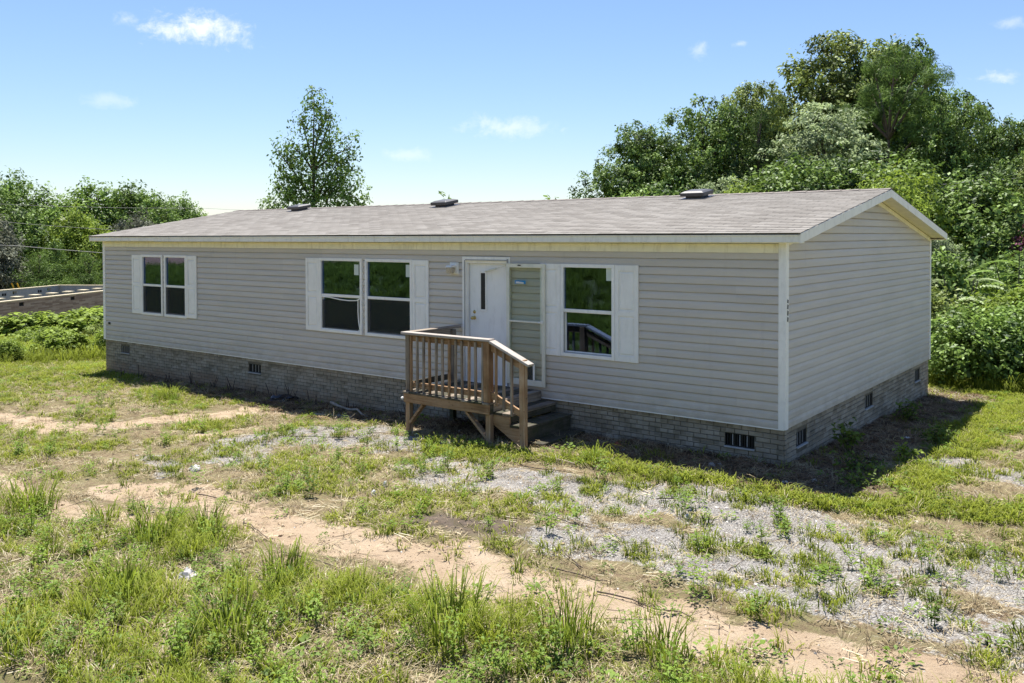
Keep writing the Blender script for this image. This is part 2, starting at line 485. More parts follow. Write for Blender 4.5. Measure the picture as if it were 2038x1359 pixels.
def mat_leaf(name, dark, lite, trans=.35, gloss=.10, instanced=False, straw=None, rough=.42):
    m, t, out = new_mat(name)
    at = t.n('ShaderNodeAttribute'); at.attribute_name = 'tint'
    at.attribute_type = 'INSTANCER' if instanced else 'GEOMETRY'
    f = at.outputs['Fac']
    if instanced:
        a2 = t.n('ShaderNodeAttribute'); a2.attribute_name = 'tip'; a2.attribute_type = 'GEOMETRY'
        f = t.math('ADD', t.math('MULTIPLY', f, .65), t.math('MULTIPLY', a2.outputs['Fac'], .35))
    c = t.ramp(f, [(.0, dark), (.8, lite)] + ([(1.0, straw)] if straw else []))
    d = t.n('ShaderNodeBsdfDiffuse'); t.l(c, d.inputs['Color'])
    tr = t.n('ShaderNodeBsdfTranslucent'); t.l(t.mix(.5, c, (.9, 1.0, .25), 'MULTIPLY') if False else c, tr.inputs['Color'])
    mx = t.n('ShaderNodeMixShader'); mx.inputs[0].default_value = trans
    t.l(d.outputs[0], mx.inputs[1]); t.l(tr.outputs[0], mx.inputs[2])
    gl = t.n('ShaderNodeBsdfGlossy'); gl.inputs['Roughness'].default_value = rough; gl.inputs['Color'].default_value = (.8, .85, .8, 1)
    m2 = t.n('ShaderNodeMixShader'); m2.inputs[0].default_value = gloss
    t.l(mx.outputs[0], m2.inputs[1]); t.l(gl.outputs[0], m2.inputs[2])
    t.l(m2.outputs[0], out.inputs[0])
    return m

def mat_ground():
    m, t, out = new_mat('yard_ground')
    P = pos(t)
    at = t.n('ShaderNodeAttribute'); at.attribute_name = 'zones'
    sp = t.n('ShaderNodeSeparateColor'); t.l(at.outputs['Color'], sp.inputs[0])
    at2 = t.n('ShaderNodeAttribute'); at2.attribute_name = 'zones2'
    sp2 = t.n('ShaderNodeSeparateColor'); t.l(at2.outputs['Color'], sp2.inputs[0])
    n_big = t.noise(P, 1.6, 6.0, .65); n_mid = t.noise(P, 9, 6.0, .7); n_fine = t.noise(P, 70, 5.0, .75)
    soil = t.ramp(t.math('ADD', t.math('MULTIPLY', n_mid, .5), t.math('MULTIPLY', n_fine, .5)),
                  [(.32, (.105, .072, .045)), (.5, (.23, .165, .105)), (.66, (.34, .26, .17))])
    thatch = t.ramp(t.noise(t.map(P, (60, 9, 20), rot=(0, 0, .5)), 1.0, 4.0, .7), [(.35, (.10, .085, .040)), (.6, (.27, .235, .125))])
    base = t.mix(t.ramp01(n_mid, .4, .62), soil, thatch)
    grassy = t.ramp(t.math('ADD', t.math('MULTIPLY', n_mid, .5), t.math('MULTIPLY', n_fine, .5)), [(.35, (.045, .062, .014)), (.62, (.135, .165, .035))])
    base = t.mix(t.math('MULTIPLY', sp2.outputs[0], t.ramp01(n_fine, .34, .6)), base, grassy)
    sand = t.ramp(t.math('ADD', t.math('MULTIPLY', n_big, .55), t.math('MULTIPLY', n_fine, .45)), [(.3, (.27, .188, .118)), (.5, (.41, .312, .212)), (.7, (.50, .412, .305))])
    n_25 = t.noise(P, 25, 5.0, .7)
    e1 = t.math('ADD', sp.outputs[0], t.math('ADD', t.math('MULTIPLY', t.math('SUBTRACT', n_mid, .5), 1.3), t.math('MULTIPLY', t.math('SUBTRACT', n_25, .5), 1.3)))
    base = t.mix(t.ramp01(e1, .35, .62), base, sand)
    vo = t.n('ShaderNodeTexVoronoi'); vo.inputs['Scale'].default_value = 75; t.l(P, vo.inputs['Vector'])
    vs = t.n('ShaderNodeSeparateColor'); t.l(vo.outputs['Color'], vs.inputs[0])
    gv = t.ramp(t.math('ADD', t.math('MULTIPLY', vs.outputs[0], .6), t.math('MULTIPLY', n_mid, .4)), [(.2, (.18, .158, .135)), (.5, (.36, .335, .305)), (.8, (.50, .475, .44))])
    e2 = t.math('ADD', sp.outputs[1], t.math('ADD', t.math('MULTIPLY', t.math('SUBTRACT', n_mid, .5), 1.5), t.math('MULTIPLY', t.math('SUBTRACT', n_25, .5), 1.4)))
    base = t.mix(t.ramp01(e2, .32, .62), base, gv)
    stc = t.ramp(n_mid, [(.35, (.075, .062, .05)), (.65, (.17, .13, .10))])
    base = t.mix(t.math('MULTIPLY', sp2.outputs[1], t.ramp01(n_mid, .22, .5)), base, stc)
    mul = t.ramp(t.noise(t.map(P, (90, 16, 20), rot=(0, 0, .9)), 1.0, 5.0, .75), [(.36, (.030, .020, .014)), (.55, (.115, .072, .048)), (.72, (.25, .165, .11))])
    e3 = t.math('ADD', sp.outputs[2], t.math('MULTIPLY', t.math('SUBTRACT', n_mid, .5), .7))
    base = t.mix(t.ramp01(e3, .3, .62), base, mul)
    clay = t.ramp(n_mid, [(.3, (.30, .14, .07)), (.7, (.50, .27, .15))])
    base = t.mix(t.ramp01(t.math('ADD', sp2.outputs[2], t.math('MULTIPLY', t.math('SUBTRACT', n_big, .5), .8)), .4, .6), base, clay)
    h = t.math('ADD', t.math('MULTIPLY', n_mid, .6), t.math('ADD', t.math('MULTIPLY', n_fine, .35), t.math('MULTIPLY', t.math('MULTIPLY', vo.outputs['Distance'], sp.outputs[1]), -.5)))
    principled(t, out, base, .93, .15, bump=h, bump_d=.05)
    return m

M = {}
M['siding'] = mat_siding()
M['white'] = mat_plain('white_vinyl', (.89, .87, .83), .42, .05, 4, dirt=(.42, .40, .34), dirt_amt=.28)
M['shutter'] = mat_plain('shutter_white', (.88, .86, .82), .5, .05, 4, dirt=(.45, .43, .38), dirt_amt=.25)
M['cream'] = mat_plain('cream_trim', (.88, .83, .64), .5, .08, 5, dirt=(.40, .34, .20), dirt_amt=.45)
M['fascia'] = mat_plain('fascia_metal', (.86, .83, .74), .45, .06, 3, dirt=(.38, .34, .27), dirt_amt=.4)
M['door'] = mat_plain('door_paint', (.88, .87, .85), .4, .04, 3, dirt=(.46, .44, .41), dirt_amt=.3)
M['doorframe'] = mat_plain('storm_frame', (.76, .74, .63), .4, .06, 4, dirt=(.36, .34, .25), dirt_amt=.4)
M['alu'] = mat_plain('dull_aluminium', (.34, .33, .32), .4, .1, 8)
M['brick'] = mat_cells('weathered_brick', 'wall', .2032, .0677, [(.15, (.20, .168, .122)), (.40, (.30, .258, .195)), (.62, (.355, .308, .24)), (.85, (.42, .372, .30))], .88,
                       dirty=(.13, .115, .085), stain=(.34, .20, .105))
M['mortar'] = mat_plain('mortar', (.16, .138, .10), .95, .25, 9, dirt=(.10, .085, .06), dirt_amt=.6)
M['shingle'] = mat_cells('asphalt_shingle', 'roof', .305, .1405, [(.2, (.190, .173, .152)), (.45, (.230, .212, .188)), (.62, (.255, .236, .211)), (.85, (.295, .274, .247))], .95,
                         dirty=(.225, .205, .18))
M['ridge'] = mat_plain('ridge_shingle', (.20, .175, .155), .95, .3, 25)
M['ventgrey'] = mat_plain('vent_plastic', (.055, .053, .053), .45, .15, 12)
M['ventlite'] = mat_plain('vent_flashing', (.22, .205, .19), .4, .1, 12)
M['black'] = mat_plain('black_grille', (.018, .018, .019), .5, .2, 20)
M['hole'] = mat_plain('dark_void', (.006, .006, .006), .9, .1, 5)
M['sillconc'] = mat_plain('vent_sill', (.42, .41, .39), .7, .12, 9)
WOODC = [(.26, (.08, .046, .024)), (.42, (.25, .148, .078)), (.56, (.39, .255, .150)), (.70, (.52, .40, .29))]
GREYC = [(.26, (.070, .055, .040)), (.44, (.185, .150, .115)), (.58, (.30, .250, .200)), (.72, (.42, .365, .31))]
TOPC = [(.25, (.22, .19, .165)), (.45, (.36, .32, .285)), (.7, (.50, .46, .42))]
for ax in 'xyz':
    M['wood_' + ax] = mat_wood('weathered_pine_' + ax, ax, WOODC)
    M['grey_' + ax] = mat_wood('silvered_pine_' + ax, ax, GREYC)
    M['moss_' + ax] = mat_wood('mossy_pine_' + ax, ax, [(.28, (.032, .028, .022)), (.5, (.085, .075, .058)), (.72, (.17, .15, .125))], .75)
    M['top_' + ax] = mat_wood('sunbleached_pine_' + ax, ax, TOPC)
M['brass'] = mat_plain('brass', (.62, .47, .19), .28, .15, 30, metallic=1.0)
M['glass'] = mat_glass('window_glass', .15, (.34, .52, 1.0), (.55, .60, .56))
M['stormglass'] = mat_glass('storm_glass', .0, (.9, .95, .9), (.93, .95, .92), .22)
M['screen'] = mat_screen('insect_screen', (.050, .052, .050), .55)
M['doorscreen'] = mat_screen('door_screen', (.34, .34, .33), .78)
M['interior'] = mat_plain('interior_wall', (.35, .34, .31), .8, .05, 2)
M['sticker'] = mat_plain('sticker_paper', (.60, .66, .60), .6, .06, 10)
M['tape'] = mat_plain('blue_tape', (.02, .22, .46), .5, .1, 20)
M['paper'] = mat_plain('white_paper', (.68, .68, .67), .6, .10, 20)
M['lampglass'] = mat_plain('stained_lamp_glass', (.50, .43, .33), .25, .25, 40, dirt=(.25, .17, .10), dirt_amt=.6)
M['wire'] = mat_plain('cable_sheath', (.13, .13, .13), .5, .1, 3)
M['yellow'] = mat_plain('yellow_plastic', (.80, .42, .02), .45, .1, 8)
M['bark'] = mat_wood('bark', 'z', [(.3, (.028, .022, .017)), (.5, (.085, .068, .052)), (.7, (.17, .145, .12))])
M['pinebark'] = mat_wood('pine_bark', 'z', [(.3, (.05, .036, .028)), (.5, (.14, .105, .085)), (.7, (.25, .20, .17))])
M['twig'] = mat_plain('dead_wood', (.075, .055, .042), .9, .4, 20)
M['stick'] = mat_plain('bleached_stick', (.36, .30, .235), .9, .3, 25)
M['bag'] = mat_plain('black_plastic', (.035, .035, .042), .22, .3, 14, spec=.6)
M['stone'] = mat_plain('stone', (.44, .42, .41), .85, .3, 30)
M['rust'] = mat_plain('red_clay_brick', (.34, .12, .06), .9, .2, 20)
M['block'] = mat_plain('concrete_block', (.36, .35, .335), .9, .12, 3)
M['redbrick'] = mat_cells('new_brick', 'wall', .21, .075, [(.2, (.20, .14, .11)), (.5, (.30, .22, .18)), (.85, (.40, .32, .27))], .9)
M['lumber'] = mat_plain('new_lumber', (.66, .56, .38), .7, .08, 5)
M['ground'] = mat_ground()
M['oak'] = mat_leaf('oak_leaf', (.024, .048, .011), (.210, .315, .062), .28, .03, rough=.5)
M['oak2'] = mat_leaf('olive_leaf', (.038, .060, .015), (.275, .340, .074), .28, .03, rough=.5)
M['cedar'] = mat_leaf('cedar_leaf', (.018, .036, .014), (.110, .170, .050), .28, .01, rough=.55)
M['pine'] = mat_leaf('pine_needle', (.045, .082, .020), (.205, .315, .070), .36, .02, rough=.55)
M['silver'] = mat_leaf('silver_leaf', (.07, .10, .046), (.450, .540, .270), .4, .03, rough=.55)
M['lime'] = mat_leaf('lime_leaf', (.055, .092, .013), (.310, .410, .058), .42, .02, rough=.55)
M['mid'] = mat_leaf('mid_leaf', (.034, .068, .014), (.245, .370, .070), .34, .025, rough=.5)
M['dusty'] = mat_leaf('dusty_leaf', (.050, .056, .040), (.200, .210, .145), .28, .02, rough=.55)
M['pink'] = mat_leaf('pink_blossom', (.10, .035, .055), (.30, .11, .16), .3, .02)
M['grass'] = mat_leaf('grass_blade', (.044, .074, .009), (.300, .350, .036), .45, .012, True, (.54, .45, .22), rough=.6)
M['turf'] = mat_leaf('turf_blade', (.064, .098, .012), (.315, .360, .040), .45, .012, True, (.50, .42, .21), rough=.6)
M['straw'] = mat_leaf('dead_straw', (.13, .09, .05), (.56, .46, .28), .25, .03, True)
M['weedleaf'] = mat_leaf('weed_leaf', (.050, .100, .014), (.235, .345, .044), .45, .02, True, rough=.6)
M['needle'] = mat_leaf('pine_straw', (.035, .021, .013), (.30, .195, .115), .1, .03, True)
M['pebble'] = mat_leaf('pebble_stone', (.13, .115, .10), (.56, .525, .48), .0, .02, True)
M['clod'] = mat_leaf('earth_clod', (.17, .115, .07), (.50, .385, .265), .0, .0, True)
M['twigs'] = mat_leaf('twig_bark', (.035, .025, .018), (.26, .20, .15), .0, .02, True)

# ------------------------------------------------------------------ ground, one sheet to the horizon
def axis_coords(fine0, fine1, step, lo, hi):
    f = np.arange(fine0, fine1 + 1e-6, step)
    out_hi = [fine1]; d = step
    while out_hi[-1] < hi: d *= 1.13; out_hi.append(out_hi[-1] + d)
    out_lo = [fine0]; d = step
    while out_lo[-1] > lo: d *= 1.13; out_lo.append(out_lo[-1] - d)
    return np.concatenate([np.array(out_lo[:0:-1]), f, np.array(out_hi[1:])])
GX = axis_coords(-20.0, 4.5, .085, -1500, 1500)
GY = axis_coords(-9.0, 3.5, .075, -1500, 1500)
XX, YY = np.meshgrid(GX, GY, indexing='xy')
ZZ = ground_z(XX, YY)
zn = zones(XX, YY)
nx, ny = len(GX), len(GY)
idx = np.arange(nx * ny).reshape(ny, nx)
F = np.stack([idx[:-1, :-1], idx[:-1, 1:], idx[1:, 1:], idx[1:, :-1]], -1).reshape(-1, 4)
far = np.clip((np.hypot(XX + 5, YY + 2) - 26) / 10, 0, 1)
clay_y = lambda x: np.interp(x, [-60, -41, -26, -22, -18], [-13.8, -14.2, -15.1, -16.2, -40])
clay = sstep(-.4, .9, clay_y(XX) - YY + (fbm(XX, YY, .6, 3) - .5) * 2.0)
greenfac = np.clip(np.maximum.reduce([zn['lawn'] * .65 + zn['green'] * .6, far, sstep(9.5, 11, -YY)]), 0, 1)
one = np.ones_like(XX)
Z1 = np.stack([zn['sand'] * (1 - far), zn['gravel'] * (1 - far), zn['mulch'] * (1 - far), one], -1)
Z2 = np.stack([greenfac * (1 - clay), zn['stain'] * (1 - far), clay, one], -1)
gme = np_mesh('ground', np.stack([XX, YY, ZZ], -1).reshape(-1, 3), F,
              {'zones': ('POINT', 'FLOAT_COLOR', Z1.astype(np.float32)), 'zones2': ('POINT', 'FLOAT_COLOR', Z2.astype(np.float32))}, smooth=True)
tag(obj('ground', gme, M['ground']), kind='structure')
def gz(x, y): return float(ground_z(x, y))

# ------------------------------------------------------------------ the house
C0 = 0.118                       # siding exposure
HS = 2.457                       # soffit height at the wall
EV, RG = 2.593, 3.330            # roof edge and ridge heights
OV, GO = 0.226, 0.2755           # eave and gable overhang
SL = (RG - EV) / (HW / 2 + OV)   # roof slope
roof_z = lambda y: EV + (y + OV) * SL if y <= HW / 2 else EV + (HW + OV - y) * SL
house = thing('mobile_home', 'long single-storey grey sided home with white shutters, low shingle roof and brick skirt', 'house', (-HL / 2, HW / 2, -.62))

def cut(a, b, holes):
    """the pieces of [a,b] left after the holes are taken out"""
    segs = [(a, b)]
    for h0, h1 in holes:
        nxt = []
        for s0, s1 in segs:
            if h1 <= s0 or h0 >= s1: nxt.append((s0, s1)); continue
            if h0 > s0: nxt.append((s0, h0))
            if h1 < s1: nxt.append((h1, s1))
        segs = nxt
    return [s for s in segs if s[1] - s[0] > .004]

# openings in the front wall: x0, x1, z0, z1
WIN = [(-15.802, -14.885, .706, 2.146), (-14.812, -13.897, .706, 2.146), (-9.288, -8.074, .716, 2.152), (-7.992, -6.770, .716, 2.150), (-3.561, -2.578, .694, 2.132)]
DOOR = (-5.586, -4.560, .03, 2.220)
OPEN = [(a + .03, b - .03, c + .03, d - .03) for a, b, c, d in WIN] + [DOOR]

# wall body behind the siding, with the openings left out, and rooms behind
wb = MB()
zc = sorted({0.0, HS} | {o[2] for o in OPEN} | {o[3] for o in OPEN})
for z0, z1 in zip(zc[:-1], zc[1:]):
    hs = [(o[0], o[1]) for o in OPEN if o[2] <= z0 + 1e-6 and o[3] >= z1 - 1e-6]
    for a, b in cut(-HL + .06, -.06, hs): wb.box(a, b, .012, .11, z0, z1)
wb.build('wall_frame', M['interior'], house)
it = MB()
it.box(-HL + .06, -.06, .12, HW - .1, -.02, .02)
it.box(-HL + .06, -.06, .12, HW - .1, HS - .02, HS + .02)
it.box(-HL + .06, -.06, 4.0, 4.08, .02, HS - .02)
for x in (-13.0, -10.4, -5.95, -4.2): it.box(x, x + .1, .12, 4.0, .02, HS - .02)
it.build('room_lining', M['interior'], house)

# siding profile (out from the wall, up the course)
PROF = [(.021, 0.0), (.0225, .003), (.0205, .062), (.0125, .090), (.0060, .104), (-.004, .1165)]
def siding_front(i):
    z0 = i * C0; z1 = min(z0 + C0, 2.335)
    cuts = sorted({z0, z1} | {min(max(v, z0), z1) for o in OPEN for v in (o[2], o[3])})
    for a0, a1 in zip(cuts[:-1], cuts[1:]):
        if a1 - a0 < 1e-4: continue
        hs = [(o[0] + .012, o[1] - .012) for o in OPEN if o[2] <= a0 + 1e-6 and o[3] >= a1 - 1e-6]
        for s0, s1 in cut(-HL + .05, -.075, hs):
            pr = [(d, h) for d, h in PROF if a0 - z0 - 1e-6 <= h <= a1 - z0 + 1e-6]
            def at(h):
                for (d0, h0), (d1, h1) in zip(PROF[:-1], PROF[1:]):
                    if h0 <= h <= h1: return d0 + (d1 - d0) * (h - h0) / max(h1 - h0, 1e-6)
                return PROF[-1][0]
            if not pr or pr[0][1] > a0 - z0 + 1e-5: pr = [(at(a0 - z0), a0 - z0)] + pr
            if pr[-1][1] < a1 - z0 - 1e-5: pr = pr + [(at(min(a1 - z0, .1165)), a1 - z0)]
            poly = [(-d, z0 + h) for d, h in pr] + [(.011, z0 + pr[-1][1]), (.011, z0 + pr[0][1])]
            # panel laps every 3.66 m, staggered by pairs of courses
            laps = [x for x in np.arange(-HL + 1.1 + (i // 2 % 3) * 1.22, 0, 3.66) if s0 + .1 < x < s1 - .1]
            ed = [s0] + laps + [s1]
            for k, (e0, e1) in enumerate(zip(ed[:-1], ed[1:])):
                jy, jz = (random.random() - .5) * .0022, (random.random() - .5) * .0028
                q = [(y - (.0030 if k % 2 and y < 0 else 0) - (jy if y < 0 else 0), z + jz) for y, z in poly]
                MB().prism(q, 'x', e0, e1 + (.012 if k % 2 and k < len(ed) - 2 else 0)).build('siding_board', M['siding'], house)
for i in range(20): siding_front(i)
rake = lambda y: roof_z(y) - .165
for i in range(29):
    z0, z1 = i * C0, (i + 1) * C0
    def span(z):
        if z <= rake(0.07): return (.075, HW - .06)
        k = (z - rake(0.07)) / SL
        return (.075 + k, HW - .06 - k)
    mb = MB()
    def ring(d, z):
        a, b = span(z)
        return None if b - a < .05 else ((d, a, z), (d, b, z))
    rows = [r for r in (ring(d, z0 + h) for d, h in PROF) if r]
    if len(rows) < 2: continue
    vs = [p for r in rows for p in r]
    (d0, a0, zz0), (_, b0, _) = rows[0]; (d1, a1, zz1), (_, b1, _) = rows[-1]
    vs += [(-.01, a0, zz0), (-.01, b0, zz0), (-.01, a1, zz1), (-.01, b1, zz1)]
    n = len(rows); fs = [(2 * k, 2 * k + 1, 2 * k + 3, 2 * k + 2) for k in range(n - 1)]
    bb = 2 * n
    fs += [(0, bb, bb + 1, 1), (2 * n - 2, 2 * n - 1, bb + 3, bb + 2), (bb, bb + 2, bb + 3, bb + 1)]
    fs += [tuple([2 * k for k in range(n)] + [bb + 2, bb]), tuple([2 * k + 1 for k in range(n)] + [bb + 3, bb + 1])]
    mb.add(vs, fs).build('siding_board', M['siding'], house)
# the two sides away from the camera and the inner faces of the gables
bk = MB()
bk.box(-HL + .05, -.05, HW - .1, HW - .004, 0, HS)
gab = [(.06, 0), (HW - .06, 0), (HW - .06, rake(HW - .06)), (HW / 2, rake(HW / 2)), (.06, rake(.06))]
bk.prism(gab, 'x', -.11, -.0125)
bk.prism(gab, 'x', -HL + .0, -HL + .11)
bk.build('wall_panel', M['siding'], house)

# corner posts and trim
for x, y, sxn, syn in ((0, 0, 1, 1), (-HL, 0, -1, 1), (0, HW, 1, -1), (-HL, HW, -1, -1)):
    mb = MB()
    mb.prism([(x + sxn * .026, y - syn * .026), (x - sxn * .078, y - syn * .026), (x - sxn * .078, y + syn * .0), (x, y), (x, y + syn * .078), (x + sxn * .026, y + syn * .078)], 'z', -.008, HS + .02)
    mb.build('corner_post', M['white'], house, bevel=.003)
MB().box(-HL + .079, -.079, -.030, .008, 2.330, HS - .004).build('frieze_board', M['cream'], house, bevel=.003)
MB().box(-HL + .0, -.0, -.024, .012, -.016, .0).build('starter_strip', M['white'], house)
# eaves and rakes
for yy, s in ((-OV, 1), (HW + OV, -1)):
    a = MB()
    xs = [-HL - GO + .012, -14.9, -7.0, GO - .012] if s == 1 else [-HL - GO + .012, GO - .012]
    for k, (x0, x1) in enumerate(zip(xs[:-1], xs[1:])):
        dz = (.0, -.012, -.004)[k % 3]
        a.box(x0 + (.001 if k else 0), x1, yy, yy + s * .02, EV - .118 + dz, EV - .006)
        a.box(x0 + (.001 if k else 0), x1, yy - s * .012, yy - s * .0005, EV - .032 + dz, EV - .006)
    a.build('fascia_board', M['fascia'], house, bevel=.002)
    MB().box(-HL - GO + .02, GO - .02, yy + s * .021, s * .002 + (0 if s == 1 else HW), HS + .003, HS + .018).build('soffit', M['cream'], house)
for xg, s in ((GO, 1), (-HL - GO, -1)):
    for side in (0, 1):
        y0, y1 = (-OV - .0, HW / 2) if side == 0 else (HW + OV, HW / 2)
        zt = lambda y: roof_z(y) - .008
        poly = [(y0, zt(y0)), (y1, zt(y1)), (y1, zt(y1) - .128), (y0, zt(y0) - .128)]
        if side == 0: poly = [(y0 - .002, zt(y0)), (y1, zt(y1)), (y1, zt(y1) - .128), (y0 + .085, zt(y0 + .085) - .128), (y0 + .085, zt(y0) - .122), (y0 - .002, zt(y0) - .122)]
        m_ = MB().prism(poly, 'x', xg - s * .010, xg + s * .012)
        m_.build('rake_board', M['fascia'], house, bevel=.002)
        # sloping soffit under the overhang and the trim below it
        ya, yb = (y0 + .03, HW / 2 - .001) if side == 0 else (y0 - .03, HW / 2 + .001)
        wallx = 0 if s == 1 else -HL
        b = MB(); nstrip = 3
        b.prism([(ya, zt(ya) - .105), (yb, zt(yb) - .105), (yb, zt(yb) - .12), (ya, zt(ya) - .12)], 'x', wallx + s * .03, xg - s * .011)
        b.build('gable_soffit', M['cream'], house)
        c0 = .08 if side == 0 else HW - .08
        MB().prism([(c0, roof_z(c0) - .133), (yb, roof_z(yb) - .133), (yb, roof_z(yb) - .215), (c0, roof_z(c0) - .215)], 'x', wallx - s * .004, wallx + s * .029).build('rake_trim', M['cream'], house, bevel=.003)

# roof deck and single shingles
roof = MB()
for side in (0, 1):
    ya, yb = (-OV - .012, HW / 2) if side == 0 else (HW + OV + .012, HW / 2)
    roof.prism([(ya, roof_z(ya)), (yb, roof_z(yb)), (yb, roof_z(yb) - .02), (ya, roof_z(ya) - .02)], 'x', -HL - GO - .008, GO + .008)
roof = roof.build('roof', M['shingle'], house)
SLEN = math.hypot(HW / 2 + OV + .02, SL * (HW / 2 + OV + .02)); ANG = math.atan(SL)
NC = 31; EXPO = SLEN / NC; TW = .305
tab_meshes = []
for v in range(4):
    r = random.Random(v)
    w = TW - .007
    th = .0075 + .0015 * r.random()
    wob = [(r.random() - .5) * .006 for _ in range(4)]
    # lies on its course: butt edge proud, head tucked under the next
    vs = [(0, wob[0], 0.0005), (w, wob[1], .0005), (w, EXPO + .012, .0005), (0, EXPO + .012, .0005),
          (0, wob[0], th), (w, wob[1], th + wob[2] * .3), (w, EXPO + .012, .0022), (0, EXPO + .012, .0022)]
    m_ = bpy.data.meshes.new('shingle')
    m_.from_pydata(vs, [], [(0, 3, 2, 1), (4, 5, 6, 7), (0, 1, 5, 4), (1, 2, 6, 5), (2, 3, 7, 6), (3, 0, 4, 7)])
    m_.materials.append(M['shingle']); tab_meshes.append((m_, vs))
cells = []
for c in range(NC):
    off = (c % 2) * TW / 2 + (random.Random(c).random() - .5) * .03
    x = GO + .012 - TW + off
    while x > -HL - GO - TW:
        x0 = max(x, -HL - GO - .01)
        if x + TW <= GO + .012 + .001 + off and x + TW > -HL - GO + .06: cells.append((c, x0))
        x -= TW
def shingle_xf(c, x):
    s = c * EXPO
    y = -OV - .02 + s * math.cos(ANG); z = EV - .02 * SL + s * math.sin(ANG)
    return Matrix.Translation((x, y, z)) @ Matrix.Rotation(ANG, 4, 'X')
cells.sort(key=lambda t: (Vector((t[1], -OV + t[0] * EXPO, 2.9)) - CAM_POS).length)
rest = MB()
wpos = Vector((0, 0, 0))
for k, (c, x) in enumerate(cells):
    me, vs = tab_meshes[random.randrange(4)]
    clip = GO + .012 - x
    if k < 300 and clip >= TW - .03:
        o = bpy.data.objects.new('shingle', me); COL.objects.link(o)
        o.parent = roof; o.matrix_local = shingle_xf(c, x)
    else:
        X = shingle_xf(c, x)
        w = min(1.0, clip / TW)
        rest.add([X @ Vector((p[0] * w, p[1], p[2])) for p in vs], [(0, 3, 2, 1), (4, 5, 6, 7), (0, 1, 5, 4), (1, 2, 6, 5), (2, 3, 7, 6), (3, 0, 4, 7)])
o = rest.build('shingle_courses', M['shingle'], roof); o['kind'] = 'stuff'
rc = MB()
x = -HL - GO - .01
while x < GO:
    w = min(.3, GO + .012 - x)
    zr = RG + .011
    dz = .004 + .004 * random.random()
    rc.add([(x, HW / 2 - .14, zr - .14 * SL), (x + w, HW / 2 - .14, zr - .14 * SL + dz), (x + w, HW / 2, zr + .004 + dz), (x, HW / 2, zr + .004), (x + w, HW / 2 + .14, zr - .14 * SL + dz), (x, HW / 2 + .14, zr - .14 * SL),
            (x, HW / 2 - .14, zr - .14 * SL - .014), (x + w, HW / 2 - .14, zr - .14 * SL - .014)],
           [(0, 1, 2, 3), (3, 2, 4, 5), (6, 7, 1, 0)])
    x += .15 if False else w
rc.build('ridge_cap', M['ridge'], roof)
# low roof vents near the ridge
for vx, vy in ((-14.58, 3.72), (-9.29, 3.62), (-3.06, 3.72)):
    X = Matrix.Translation((vx, vy, roof_z(vy) + .006)) @ Matrix.Rotation(ANG, 4, 'X')
    fl = MB().add([X @ Vector(p) for p in [(-.27, -.24, 0), (.27, -.24, 0), (.27, .24, 0), (-.27, .24, 0), (-.27, -.24, .012), (.27, -.24, .012), (.27, .24, .012), (-.27, .24, .012)]],
                  [(0, 3, 2, 1), (4, 5, 6, 7), (0, 1, 5, 4), (1, 2, 6, 5), (2, 3, 7, 6), (3, 0, 4, 7)]).build('roof_vent', M['ventlite'], house)
    def lvl(s, z): return [X @ Vector((sx_ * s[0], sy_ * s[1], z)) for sx_, sy_ in ((-1, -1), (1, -1), (1, 1), (-1, 1))]
    hd = MB()
    hd.add(lvl((.16, .15), .012) + lvl((.16, .15), .055), [(0, 1, 5, 4), (1, 2, 6, 5), (2, 3, 7, 6), (3, 0, 4, 7)])
    hd.add(lvl((.235, .215), .05) + lvl((.24, .22), .115) + lvl((.17, .15), .145), [(0, 3, 2, 1), (0, 1, 5, 4), (1, 2, 6, 5), (2, 3, 7, 6), (3, 0, 4, 7), (4, 5, 9, 8), (5, 6, 10, 9), (6, 7, 11, 10), (7, 4, 8, 11), (8, 9, 10, 11)])
    hd.build('vent_hood', M['ventgrey'], fl, bevel=.006)

# brick skirt: mortar body, single bricks, vents
BH, BW = .0677, .2032
VENTS_F = [(-16.88, -16.48, -.300, -.125), (-11.66, -11.24, -.305, -.128), (-.848, -.424, -.330, -.150)]
VENTS_G = [(.49, .905, -.335, -.140), (3.71, 4.17, -.330, -.115), (7.08, 7.48, -.335, -.112)]
sk = MB()
def skirt_wall(holes, a, b, axis):
    zs = sorted({-1.35, -.017} | {h[2] for h in holes} | {h[3] for h in holes})
    for z0, z1 in zip(zs[:-1], zs[1:]):
        hs = [(h[0], h[1]) for h in holes if h[2] <= z0 + 1e-6 and h[3] >= z1 - 1e-6]
        for s0, s1 in cut(a, b, hs):
            if axis == 'x': sk.box(s0, s1, .027, .12, z0, z1)
            else: sk.box(-.12, -.027, s0, s1, z0, z1)
skirt_wall(VENTS_F, -HL + .02, -.027, 'x'); skirt_wall(VENTS_G, .121, HW - .02, 'y')
sk.box(-HL + .02, -.02, HW - .12, HW - .02, -1.35, -.017); sk.box(-HL + .02, -HL + .12, .121, HW - .121, -1.35, -.017)
skirt = sk.build('brick_skirt', M['mortar'], house)
def brick_mesh(w, seed):
    r = random.Random(seed); h = BH - .010; d = .075
    j = lambda: (r.random() - .5) * .004
    vs = [(j(), j() * .4, j()), (w + j(), j() * .4, j()), (w, d, 0), (0, d, 0), (j(), j() * .4, h + j()), (w + j(), j() * .4, h + j()), (w, d, h), (0, d, h)]
    m_ = bpy.data.meshes.new('brick')
    m_.from_pydata(vs, [], [(0, 3, 2, 1), (4, 5, 6, 7), (0, 1, 5, 4), (1, 2, 6, 5), (2, 3, 7, 6), (3, 0, 4, 7)])
    bm = bmesh.new(); bm.from_mesh(m_)
    bmesh.ops.bevel(bm, geom=[e for e in bm.edges if all(v.co.y < .02 for v in e.verts)], offset=.004, segments=1, affect='EDGES')
    bm.to_mesh(m_); bm.free(); m_.materials.append(M['brick'])
    return m_
